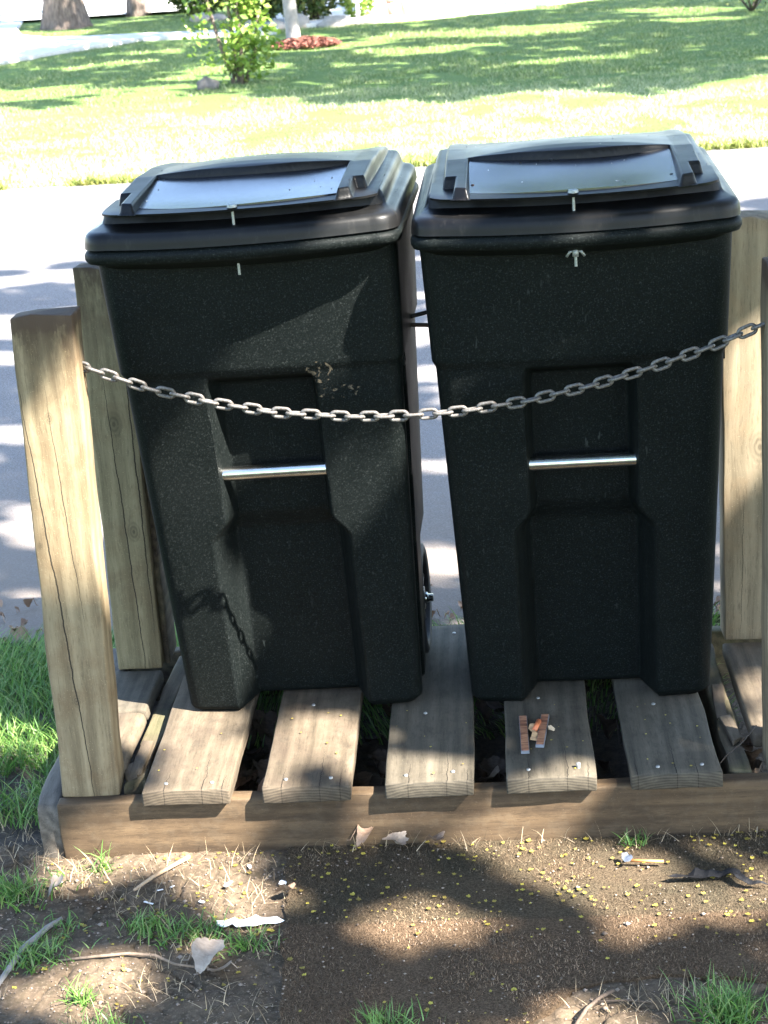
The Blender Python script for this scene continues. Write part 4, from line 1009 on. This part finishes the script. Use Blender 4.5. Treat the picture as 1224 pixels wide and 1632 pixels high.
# broken striped trim pieces on plank 4 and the orange bits between them
def stripemat():
    N = NT('brown_striped_veneer'); c = N.coord(); n = N.noise(N.mapping(c, (0.2, 1, 1)), 75, 3, 0.6, 0.3)
    return N.done(N.ramp(n, [(0.3, (0.09, 0.035, 0.025)), (0.45, (0.22, 0.09, 0.05)), (0.56, (0.42, 0.21, 0.11)), (0.7, (0.2, 0.085, 0.05))]), 0.4)
stm = stripemat(); edgem = simple('pale_trim_edge', (0.16, 0.17, 0.19), 0.4)
def trim(x, y, L, W_, rz, label):
    t = empty('trim_strip', (x, y, ZT + 0.003), label, 'trim piece', 'broken striped trim pieces', rot=(0.0, 0, rz))
    for nm, z0, z1, e, m in (('backing', 0.0, 0.006, 0.0012, edgem), ('veneer', 0.0062, 0.0078, 0.0, stm)):
        w2 = W_ / 2 + e; l2 = L / 2 + e * 2
        bm = bmesh.new(); bmesh.ops.create_cube(bm, size=1)
        for v in bm.verts: v.co = Vector((v.co.x * w2 * 2, v.co.y * l2 * 2, (z0 if v.co.z < 0 else z1)))
        me = bpy.data.meshes.new(nm); bm.to_mesh(me); bm.free(); me.materials.append(m); o = bpy.data.objects.new(nm, me); link(o, t)
trim(0.934, 0.158, 0.155, 0.0145, 0.00, 'longer striped brown trim piece lying on the left of the fourth plank')
trim(0.972, 0.172, 0.135, 0.0145, -0.12, 'shorter striped brown trim piece lying right of the longer one')
V, Fc = tube_geo([(0.956, 0.168, ZT + 0.010), (0.966, 0.205, ZT + 0.012)], 0.0055, 10); tag(mesh_from('plastic_stub', V, Fc, simple('orange_plastic', (0.55, 0.16, 0.06), 0.5), None, True), 'short orange plastic stub between the two striped trim pieces', 'plastic stub')
scrap([(-0.01, -0.04), (0.006, -0.045), (0.012, -0.01), (0.006, 0.012), (0.010, 0.03), (-0.006, 0.032), (-0.012, 0.01), (-0.004, -0.012)], 0.955, 0.165, ZT + 0.002, 'torn tan crumb of foam under the orange stub', simple('tan_foam', (0.42, 0.26, 0.13), 0.8, scale=90), 'foam_crumb', 'foam crumb', wav=0.008)
scrap([(-0.006, -0.012), (0.004, -0.014), (0.008, 0.006), (0.0, 0.014), (-0.006, 0.006)], 0.990, 0.176, ZT + 0.002, 'pale foam crumb right of the shorter trim piece', simple('pale_foam', (0.5, 0.38, 0.25), 0.8, scale=90), 'foam_crumb', 'foam crumb', wav=0.01)

# brown leaf debris on the near edge of the street
parts = []
for k in range(420):
    x_ = rnd.uniform(-1.4, 2.2); y_ = 1.06 + abs(rnd.gauss(0, 0.16)); s = rnd.uniform(0.008, 0.03)
    V, Fc = leaf_geo(s, 3, 900 + k % 40, 0.8); Mx = Matrix.Translation((x_, y_, 0.006)) @ Matrix.Rotation(rnd.uniform(0, 6.28), 4, 'Z')
    parts.append(([Mx @ Vector(v) for v in V], Fc))
V, Fc = merge_geo(parts); tag(mesh_from('leaf_debris', V, Fc, leafmat('brown_leaf_debris', (0.13, 0.075, 0.045), (0.32, 0.21, 0.14), 0.1, 0.8), None, True), 'brown leaf debris along the near edge of the street', 'leaf debris', kind='stuff')

# ------------------------------------------------------------------ plants and things across the street
def leaf_cloud(n, center, rad, size, seed, hollow=0.0, flat=0.0, up=0.5, fn=None):
    rs = np.random.RandomState(seed)
    d = rs.normal(0, 1, (n, 3)); d /= np.linalg.norm(d, axis=1)[:, None]; r = (hollow + (1 - hollow) * rs.rand(n) ** 0.45)[:, None]
    P = np.array(center) + d * r * np.array(rad)
    if fn is not None: P = P[fn(P)]
    return leaf_quads(P, size, seed, up)
def leaf_quads(P, size, seed, up=0.5):
    rs = np.random.RandomState(seed + 1); n = len(P)
    N_ = rs.normal(0, 1, (n, 3)); N_[:, 2] = np.abs(N_[:, 2]) + up; N_ /= np.linalg.norm(N_, axis=1)[:, None]
    A = np.cross(N_, rs.normal(0, 1, (n, 3))); A /= np.linalg.norm(A, axis=1)[:, None]; B = np.cross(N_, A)
    s = (size * rs.uniform(0.6, 1.3, n))[:, None]
    fold = N_ * s * 0.12
    V = np.stack([P - A * s * 0.5, P - B * s * 0.3 + fold, P + A * s * 0.5, P + B * s * 0.3 + fold], 1).reshape(-1, 3)
    b = np.arange(n) * 4
    return V, np.concatenate([np.stack([b, b + 1, b + 2], 1), np.stack([b, b + 2, b + 3], 1)])
bark = NT('tree_bark'); _c = bark.coord(); _n = bark.noise(bark.mapping(_c, (1, 1, 0.25)), 22, 6, 0.7)
bark = bark.done(bark.ramp(_n, [(0.35, (0.055, 0.038, 0.03)), (0.65, (0.19, 0.145, 0.115))]), 0.9, bark.bump(_n, 1.0, 0.03))
bark_g = simple('smooth_grey_bark', (0.25, 0.225, 0.20), 0.8, var=0.2, scale=12)
lf_bright = leafmat('bright_shrub_leaves', (0.08, 0.15, 0.02), (0.20, 0.31, 0.05), 0.45, 0.4, c3=(0.34, 0.40, 0.10))
lf_dark = leafmat('bush_leaves', (0.03, 0.055, 0.015), (0.10, 0.15, 0.035), 0.3, 0.45, c3=(0.28, 0.28, 0.09))
lf_tree = leafmat('tree_leaves', (0.04, 0.09, 0.015), (0.10, 0.17, 0.035), 0.25, 0.5)
# big trees on the left
def big_trunk(x, y, r, H, label, seed, group='old trees across the street', crown=True):
    t = empty('tree', (x, y, 0), label, 'tree', group)
    P = [(0, 0, -0.1), (0.0, 0, 0.1), (0.0, 0, 0.5), (0.02, 0, 1.5), (0.0, 0.05, H * 0.7), (0.1, 0, H)]
    rs = [r * 1.55, r * 1.3, r * 1.05, r * 0.95, r * 0.8, r * 0.55]
    o = tube('trunk', P, rs, bark, t, 24)
    for v in o.data.vertices:
        a = math.atan2(v.co.y, v.co.x); k = 1 + 0.07 * math.sin(a * 7 + seed) + 0.05 * math.sin(a * 13)
        v.co.x *= k; v.co.y *= k
    return t
T1 = big_trunk(-6.9, 31.4, 0.34, 6.5, 'thick brown tree trunk at the upper left corner', 1)
T2 = big_trunk(-6.05, 34.6, 0.19, 6.5, 'second brown trunk, partly cut off by the top edge, behind the path', 2)
for T, s in ((T1, 11), (T2, 12)):
    V, Fc = leaf_cloud(5000, (1.0, 0, 8.2), (3.6, 3.6, 2.2), 0.26, s, 0.2); mesh_from('crown', V, Fc, lf_tree, T)
    for k in range(6):
        a = k * 1.05; tube('limb', [(0, 0, 5.0), (0.9 * math.cos(a), 0.9 * math.sin(a), 6.4), (2.4 * math.cos(a), 2.4 * math.sin(a), 7.6)], [0.16, 0.11, 0.04], bark, T, 8)
# slim leafy trunk at the far left edge
t = empty('sapling', (-6.75, 22.6, 0), 'slim pale sapling with sparse leaves at the far left edge', 'sapling')
tube('trunk', [(0, 0, 0), (0.03, 0, 0.7), (0.0, 0, 1.5), (0.04, 0, 2.4)], [0.05, 0.045, 0.035, 0.02], bark_g, t, 10)
V, Fc = leaf_cloud(260, (0, 0, 1.3), (0.22, 0.22, 1.2), 0.09, 21, 0.2); mesh_from('crown', V, Fc, lf_bright, t)
# young tree with grey trunk and mulch ring
t = empty('young_tree', (-1.66, 22.75, 0), 'young tree with smooth grey trunk standing in red mulch', 'tree')
tube('trunk', [(0, 0, -0.05), (-0.01, 0, 0.05), (-0.04, 0, 0.7), (-0.07, 0, 1.6), (-0.02, 0, 3.2)], [0.135, 0.105, 0.092, 0.085, 0.05], bark_g, t, 18)
V, Fc = leaf_cloud(2600, (0.1, 0, 4.1), (1.5, 1.5, 1.3), 0.16, 22, 0.1); mesh_from('crown', V, Fc, lf_bright, t)
for k in range(5):
    a = k * 1.3; tube('limb', [(-0.03, 0, 2.7), (0.4 * math.cos(a), 0.4 * math.sin(a), 3.5), (0.9 * math.cos(a), 0.9 * math.sin(a), 4.3)], [0.04, 0.03, 0.012], bark_g, t, 6)
rs_ = np.random.RandomState(5); n = 2600; a = rs_.uniform(0, 6.28, n); r_ = np.sqrt(rs_.rand(n)); P = np.stack([-1.5 + 0.52 * r_ * np.cos(a), 22.5 + 0.6 * r_ * np.sin(a), 0.03 + 0.09 * (1 - r_ ** 2) + rs_.uniform(0, .02, n)], 1)
V, Fc = leaf_quads(P, 0.07, 31, 0.8); tag(mesh_from('mulch', V, Fc, leafmat('red_mulch', (0.07, 0.022, 0.015), (0.20, 0.07, 0.045), 0, 0.85)), 'ring of red mulch round the young tree', 'mulch', kind='stuff')
# leafy multi-stem shrub in the middle left, with rock
sh = empty('shrub', (-1.86, 17.2, 0), 'leafy bright green shrub with bare dark stems beside a rock on the lawn', 'shrub')
stems = [[(0.03, 0, 0), (-0.10, 0, 0.45), (-0.22, 0.05, 0.95), (-0.36, 0.0, 1.5)], [(0.08, 0, 0), (0.05, 0.05, 0.5), (0.0, 0.1, 1.0), (-0.08, 0.1, 1.7)], [(0.12, -0.05, 0), (0.14, 0.0, 0.45), (0.12, 0, 0.95), (0.2, 0.05, 1.5)], [(0.15, 0, 0), (0.28, 0.05, 0.35), (0.36, 0, 0.75)], [(0.0, 0.05, 0), (0.1, 0.2, 0.6), (0.0, 0.3, 1.3)]]
for i, P in enumerate(stems): tube('stem', P, [0.026, 0.022, 0.018, 0.010][:len(P)], bark, sh, 8)
cl = [leaf_cloud(620, (0.24, 0, 0.44), (0.36, 0.3, 0.42), 0.09, 41), leaf_cloud(110, (0.0, 0, 0.2), (0.36, 0.28, 0.18), 0.075, 42), leaf_cloud(760, (-0.20, 0.0, 1.32), (0.56, 0.4, 0.48), 0.095, 43), leaf_cloud(300, (0.25, 0.05, 0.95), (0.3, 0.25, 0.25), 0.09, 44), leaf_cloud(70, (-0.3, 0, 0.6), (0.25, 0.2, 0.35), 0.08, 45)]
off = 0; VV = []; FF = []
for V, Fc in cl: VV.append(V); FF.append(Fc + off); off += len(V)
mesh_from('foliage', np.concatenate(VV), np.concatenate(FF), lf_bright, sh)
def rock(name, x, y, s, label, mat, seed, grp=None, cat='rock'):
    bm = bmesh.new(); bmesh.ops.create_icosphere(bm, subdivisions=3, radius=1)
    for v in bm.verts:
        k = 1 + 0.25 * noise.noise(v.co * 1.4 + Vector((seed, 0, 0))) + 0.08 * noise.noise(v.co * 4 + Vector((seed, 3, 0)))
        v.co = Vector((v.co.x * s[0] * k, v.co.y * s[1] * k, v.co.z * s[2] * k))
    me = bpy.data.meshes.new(name); bm.to_mesh(me); bm.free(); me.materials.append(mat)
    o = bpy.data.objects.new(name, me); link(o); o.location = (x, y, s[2] * 0.4); autosmooth(o, 60); tag(o, label, cat, grp); return o
rockm = simple('grey_rock', (0.09, 0.08, 0.07), 0.9, var=0.4, scale=14, bumps=0.6, bd=0.01); rockp = simple('pale_rock', (0.25, 0.22, 0.19), 0.9, var=0.25, scale=9, bumps=0.6, bd=0.02)
rock('rock', -2.08, 16.75, (0.13, 0.1, 0.10), 'grey rock at the left foot of the leafy shrub', rockm, 1)
# dark bushes behind
def bush(x, y, c, rad, n, size, label, seed, mat=lf_dark, st=6):
    t = empty('bush', (x, y, 0), label, 'bush', 'bushes across the street')
    V, Fc = leaf_cloud(n, c, rad, size, seed, 0.35); mesh_from('foliage', V, Fc, mat, t)
    for k in range(st):
        a = rnd.uniform(0, 6.28); r = rnd.uniform(0.2, 0.8)
        tube('stem', [(rnd.uniform(-.1, .1) * 2, 0, 0), (rad[0] * r * math.cos(a) * .6, rad[1] * r * math.sin(a) * .6, c[2] * 0.8), (rad[0] * r * math.cos(a), rad[1] * r * math.sin(a), c[2] * 1.4)], [0.03, 0.022, 0.01], bark, t, 6)
    return t
bush(-1.95, 28.2, (0, 0, 0.85), (0.72, 0.7, 0.85), 3800, 0.12, 'large rounded bush behind the young tree', 51)
bush(-2.85, 28.6, (0, 0, 0.7), (0.55, 0.6, 0.7), 2400, 0.12, 'dark bush just left of the large rounded bush', 52)
bush(-4.55, 33.2, (0, 0, 0.6), (0.75, 0.6, 0.6), 2400, 0.13, 'low dark bush beyond the path on the left', 53)
bush(-1.05, 28.0, (0, 0, 0.35), (0.3, 0.3, 0.35), 700, 0.09, 'small yellowish plant beside the white garden lamp', 54, lf_bright, 2)
# red flowering plant
t = empty('flower_plant', (-3.2, 31.0, 0), 'small red-leaved plant between the dark bushes', 'plant')
V, Fc = leaf_cloud(500, (0, 0, 1.1), (0.24, 0.3, 0.4), 0.1, 61); mesh_from('foliage', V, Fc, leafmat('red_leaves', (0.16, 0.03, 0.03), (0.34, 0.09, 0.06), 0.2, 0.5), t)
tube('stem', [(0, 0, 0), (0.03, 0, 1.0)], 0.02, bark, t, 6)
# edging stones of the bed
for k, (x_, y_, a, b, c_) in enumerate([(-2.75, 27.0, .22, .16, .14), (-2.35, 26.9, .15, .13, .12), (-2.0, 27.05, .20, .15, .16), (-1.35, 26.8, .30, .18, .13), (-0.85, 26.9, .24, .16, .10), (-0.45, 27.1, .2, .15, .09), (-4.2, 30.9, .2, .15, .12), (-3.85, 30.8, .16, .12, .10)]):
    nm = ['far left stone of the bed edging behind the shrub', 'small second stone of the bed edging', 'upright stone just left of the young tree', 'wide pale stone just right of the young tree', 'flat stone below the white garden lamp', 'small stone right of the white garden lamp', 'pale stone in front of the low dark bush', 'smaller pale stone beside the low dark bush'][k]
    rock('rock', x_, y_, (a, b, c_), nm, rockp, 20 + k, 'pale stones edging the bed')
# white garden lamp
lm = simple('white_lamp_plastic', (0.75, 0.75, 0.72), 0.5, var=0.05)
t = empty('garden_lamp', (-1.02, 27.35, 0), 'small white mushroom-shaped garden lamp beside the bush', 'garden lamp')
tube('stake', [(0, 0, 0), (0, 0, 0.34)], 0.028, lm, t, 10); tube('lamp_head', [(0, 0, 0.34), (0, 0, 0.37), (0, 0, 0.47), (0, 0, 0.52), (0, 0, 0.54)], [0.05, 0.09, 0.10, 0.07, 0.02], lm, t, 16)
# pale boulders and pots on the terrace edge
bl = simple('sunlit_limestone', (0.6, 0.56, 0.5), 0.9, var=0.15, scale=5)
tc = simple('pale_terracotta', (0.5, 0.30, 0.22), 0.8, var=0.15)
def pot(x, y, r, h, label, grp):
    t = empty('plant_pot', (x, y, 0.09), label, 'pot', grp)
    V, Fc = tube_geo([(0, 0, 0), (0, 0, h * 0.8)], [r * 0.7, r * 0.95], 20); mesh_from('bowl', V, Fc, tc, t, True)
    V, Fc = tube_geo([(0, 0, h * 0.8), (0, 0, h)], [r * 1.08, r * 1.1], 20); mesh_from('rim', V, Fc, tc, t, True)
pot(-0.45, 27.25, 0.085, 0.30, 'left pale terracotta pot on the terrace edge', 'pots on the terrace edge')
pot(-0.22, 27.4, 0.09, 0.34, 'right pale terracotta pot on the terrace edge', 'pots on the terrace edge')
for k, (x_, y_, s, lab) in enumerate([(0.24, 27.5, (.13, .12, .24), 'tall pale boulder right of the terracotta pots'), (0.02, 27.3, (.12, .1, .07), 'flat pale boulder right of the terracotta pots'), (0.62, 27.6, (.3, .16, .10), 'low pale boulder at the lawn edge'), (2.42, 29.3, (.14, .12, .15), 'whitish boulder right of the grey stone slab')]):
    rock('boulder', x_, y_, s, lab, bl, 60 + k, 'pale boulders at the lawn edge', 'boulder')
rock('boulder', 1.78, 28.95, (.42, .2, .13), 'long grey stone slab at the top edge of the photo', simple('slate_stone', (0.16, 0.17, 0.20), 0.8), 77, None, 'boulder')
bush(2.75, 29.9, (0, 0, 0.3), (0.35, 0.3, 0.25), 500, 0.1, 'small dark plant behind the grey stone slab', 55, lf_dark, 1)
# dark twiggy shrub, top right
t = empty('bush', (5.05, 24.2, 0), 'sparse twiggy shrub at the upper right edge of the lawn', 'bush', 'bushes across the street')
V, Fc = leaf_cloud(420, (0, 0, 0.55), (0.75, 0.6, 0.5), 0.07, 57, 0.1); mesh_from('foliage', V, Fc, lf_dark, t)
for k in range(10):
    a = rnd.uniform(0, 6.28); tube('stem', [(0, 0, 0), (0.3 * math.cos(a), 0.3 * math.sin(a), 0.35), (0.75 * math.cos(a), 0.6 * math.sin(a), 0.7 + rnd.uniform(-.3, .3))], [0.016, 0.012, 0.005], bark, t, 5)
# distant parked car at the top left
def car(x, y, label):
    t = empty('parked_car', (x, y, 0.08), label, 'car')
    cp = simple('silver_car_paint', (0.5, 0.5, 0.52), 0.3, 0.4, 0.03); gl = simple('dark_car_glass', (0.03, 0.035, 0.04), 0.1)
    prof = [(-2.1, 0.3), (-2.1, 0.75), (-1.9, 0.95), (-1.2, 1.0), (-0.7, 1.42), (0.8, 1.42), (1.35, 1.0), (2.0, 0.9), (2.15, 0.6), (2.1, 0.3)]
    V = [(a, s * (0.85 if b < 1.1 else 0.68), b) for s in (-1, 1) for a, b in prof]; n = len(prof)
    Fc = [tuple(range(n))[::-1], tuple(range(n, 2 * n))] + [(k, (k + 1) % n, n + (k + 1) % n, n + k) for k in range(n)]
    mesh_from('body', V, Fc, cp, t)
    for s in (-1, 1):
        V = [(-0.95, s * 0.80, 1.06), (1.0, s * 0.80, 1.06), (0.7, s * 0.72, 1.35), (-0.62, s * 0.72, 1.35)]
        mesh_from('window', V + [(a, b + s * 0.012, c) for a, b, c in V], [(0, 1, 2, 3), (4, 5, 6, 7), (0, 1, 5, 4), (1, 2, 6, 5), (2, 3, 7, 6), (3, 0, 4, 7)], gl, t)
    for a in (-1.35, 1.4):
        for s in (-1, 1): tube('wheel', [(a, s * 0.72, 0.33), (a, s * 0.9, 0.33)], 0.33, rubber, t, 18)
car(-11.7, 68, 'pale distant car parked far beyond the big tree')

# ------------------------------------------------------------------ shade trees out of frame: their leaves make the dappled light
def ell(gx, gy, cx_, cy_, rx, ry, p=2): return ((gx - cx_) / rx) ** 2 + ((gy - cy_) / ry) ** 2 < 1
SXZ = SUN.x / SUN.z; SYZ = SUN.y / SUN.z
def shade_fg(gx, gy):
    """True where the near tree should cast shade (ground-projected coordinates)"""
    lit = np.zeros(gx.shape, bool)
    for e in LIT: lit |= ell(gx, gy, e[0], e[1], e[2] + 0.055, e[3] + 0.055)
    lit |= (fbm(gx, gy * 1.3, 6.5, 812, 2) > 0.80) & (gy < 0.1)      # small stray gaps between the leaves
    return ~lit
def G(x, y, z): return (x - z * SXZ, y - z * SYZ)
LIT = [(*G(0.08, 0.03, 0.84), 0.10, 0.10),                # bright patch on the front left post
       (*G(0.52, 0.05, 0.885), 0.20, 0.03),                                   # middle of the chain
       (*G(0.70, 0.14, 1.20), 0.10, 0.07),                                                 # front right corner of the left lid
       (*G(0.30, 0.32, 0.36), 0.12, 0.12), (*G(0.28, 0.29, 0.23), 0.07, 0.07),               # lower left column of the left bin
       (*G(0.65, 0.20, 1.02), 0.03, 0.03),
       (*G(0.29, 0.12, 0.15), 0.09, 0.06), (*G(0.52, 0.14, 0.15), 0.10, 0.06), (*G(0.50, 0.24, 0.15), 0.07, 0.03), (*G(0.72, 0.025, 0.15), 0.09, 0.035),
       (*G(0.25, 0.0, 0.08), 0.17, 0.035), (*G(0.93, 0.0, 0.05), 0.09, 0.07), (0.70, -0.29, 0.09, 0.055), (1.10, -0.20, 0.10, 0.075), (1.02, -0.10, 0.14, 0.05), (1.33, -0.22, 0.12, 0.045),
       (0.14, -0.45, 0.10, 0.075), (0.05, -0.06, 0.07, 0.05), (0.33, -0.10, 0.05, 0.03), (0.42, -0.21, 0.05, 0.03),
       (*G(1.45, 0.36, 0.15), 0.05, 0.05), (*G(1.47, 0.18, 0.15), 0.04, 0.04), (*G(1.45, 0.6, 0.62), 0.07, 0.13), (*G(1.36, 0.18, 0.13), 0.03, 0.03),
       (-0.25, 0.575, 0.12, 0.025), (-0.45, 0.42, 0.10, 0.08), (*G(0.08, 0.25, 0.15), 0.05, 0.06), (0.95, -0.60, 0.06, 0.03), (1.5, -0.45, 0.1, 0.05),
       (*G(1.0, 1.0, 0.0), 0.3, 0.1)]
def cover_points(n, gx0, gx1, gy0, gy1, h0, h1, maskfn, seed, size):
    rs = np.random.RandomState(seed); gx = rs.uniform(gx0, gx1, n); gy = rs.uniform(gy0, gy1, n)
    # clumpy height
    h = h0 + (h1 - h0) * (0.5 * rs.rand(n) + 0.5 * fbm(gx, gy, 0.9, seed + 5, 2))
    k = maskfn(gx, gy)
    gx, gy, h = gx[k], gy[k], h[k]
    P = np.stack([gx + h * SXZ, gy + h * SYZ, h], 1)
    return leaf_sun(P, size, seed)
def leaf_sun(P, size, seed):
    """leaves tilted loosely towards the light"""
    rs = np.random.RandomState(seed + 1); n = len(P)
    N_ = np.array(SUN) + rs.normal(0, 0.38, (n, 3)); N_ /= np.linalg.norm(N_, axis=1)[:, None]
    A = np.cross(N_, rs.normal(0, 1, (n, 3))); A /= np.linalg.norm(A, axis=1)[:, None]; B = np.cross(N_, A)
    s = (size * rs.uniform(0.7, 1.25, n))[:, None]
    V = np.stack([P - A * s * .5, P - A * s * .1 - B * s * .38, P + A * s * .5, P - A * s * .1 + B * s * .38], 1).reshape(-1, 3); b = np.arange(n) * 4
    return V, np.concatenate([np.stack([b, b + 1, b + 2], 1), np.stack([b, b + 2, b + 3], 1)])
def shade_tree(x, y, label, V, Fc, h, spread, seed, n_limb=9, r0=0.26):
    t = empty('shade_tree', (x, y, 0), label, 'tree', 'unseen shade trees around the street')
    o = mesh_from('crown', V, Fc, lf_tree, t); o.matrix_parent_inverse = Matrix.Translation((-x, -y, 0))
    tube('trunk', [(0, 0, -0.1), (0, 0, 0.3), (0.05, 0, h * 0.5), (0, 0.05, h)], [r0 * 1.3, r0, r0 * 0.8, r0 * 0.5], bark, t, 16)
    rr = random.Random(seed)
    for k in range(n_limb):
        a = k * 6.28 / n_limb + rr.uniform(-.2, .2); d = spread * rr.uniform(0.5, 0.9)
        tube('limb', [(0, 0, h * 0.6), (d * .4 * math.cos(a), d * .4 * math.sin(a), h * 0.95), (d * math.cos(a), d * math.sin(a), h * 1.15)], [r0 * 0.4, r0 * 0.25, 0.02], bark, t, 8)
V1, F1 = cover_points(26000, -3.4, 4.0, -4.2, 1.45, 4.2, 5.4, shade_fg, 500, 0.13)
shade_tree(5.6, -5.2, 'leafy tree behind the viewer that shades the platform', V1, F1, 4.3, 2.6, 1, 7)
def shade_road(gx, gy):
    s = fbm(gx * 0.9, gy * 2.6, 1.25, 700, 3, 0.55)
    th = np.interp(gy, [1.4, 2.6, 3.4, 5.5, 7.6, 8.4], [0.38, 0.43, 0.49, 0.54, 0.66, 1.0])
    return s > th
V2, F2 = cover_points(30000, -6.0, 6.0, 1.45, 8.5, 6.0, 7.2, shade_road, 510, 0.16)
shade_tree(8.6, 1.2, 'unseen leafy tree right of the platform that dapples the street', V2, F2, 6.2, 4.0, 2)
def shade_lawn(gx, gy):
    s = fbm(gx * 0.55, gy * 0.75, 0.9, 720, 4, 0.55)
    edge = 14.6 + 1.7 * (fbm(gx, gx * 0, 0.8, 730, 3) - 0.5) * 2 - 0.25 * gx
    th = np.where(gy < edge, 2.0, 0.38) + 0.12 * ((gx < -1.5) & (gy < 20))
    th = np.where((gx < -5.0), 0.46, th)
    m = s > th
    m |= (np.abs(gx + 2.6) < 0.75) & (gy > 22.6) & (gy < 25.5)          # round the young tree
    m |= (np.abs(gx + 7.6) < 1.1) & (gy > 31) & (gy < 34) & (s > 0.34)
    m &= ~(((gx + 2.65) / 0.9) ** 2 + ((gy - 17.7) / 0.8) ** 2 < 1)
    m &= ~((gx > -1.3) & (gy > 26.6 + 0.9 * np.clip(gx, 0, 9)))
    m &= ~((gx < -6.0) & (gy < 30.5))
    return m
V3, F3 = cover_points(46000, -9.5, 9.0, 12.5, 34.5, 6.2, 8.6, shade_lawn, 520, 0.26)
shade_tree(9.5, 14.5, 'large unseen leafy tree on the right that shades the far lawn', V3, F3, 7.0, 5.5, 3, 11, 0.34)
dg = bpy.context.evaluated_depsgraph_get(); dg.update()
parts = []
lidset = {'lid', 'panel', 'raised_frame', 'visor'}
for (x_, y_) in SPECKS:
    ok, p, nn_, idx, ob, mx = SC.ray_cast(dg, Vector((x_, y_, 1.6)), Vector((0, 0, -1)), distance=1.0)
    if not ok or ob.name.split('.')[0] not in lidset: continue
    s_ = rnd.uniform(0.0008, 0.0024) * (2.2 if rnd.random() < .08 else 1); a0 = rnd.uniform(0, 6)
    parts.append(([(p.x + s_ * rnd.uniform(.6, 1.4) * math.cos(a0 + a), p.y + s_ * rnd.uniform(.6, 1.4) * math.sin(a0 + a), p.z + 0.0008 + 0.0006 * math.sin(a)) for a in (0, 1.25, 2.5, 3.75, 5)], [(0, 1, 2, 3, 4)]))
V, Fc = merge_geo(parts); tag(mesh_from('dust_specks', V, Fc, leafmat('pale_dust_specks', (0.16, 0.13, 0.09), (0.45, 0.43, 0.38), 0, 0.9)), 'pale specks of dust and petals lying on the two bin lids', 'specks', kind='stuff')
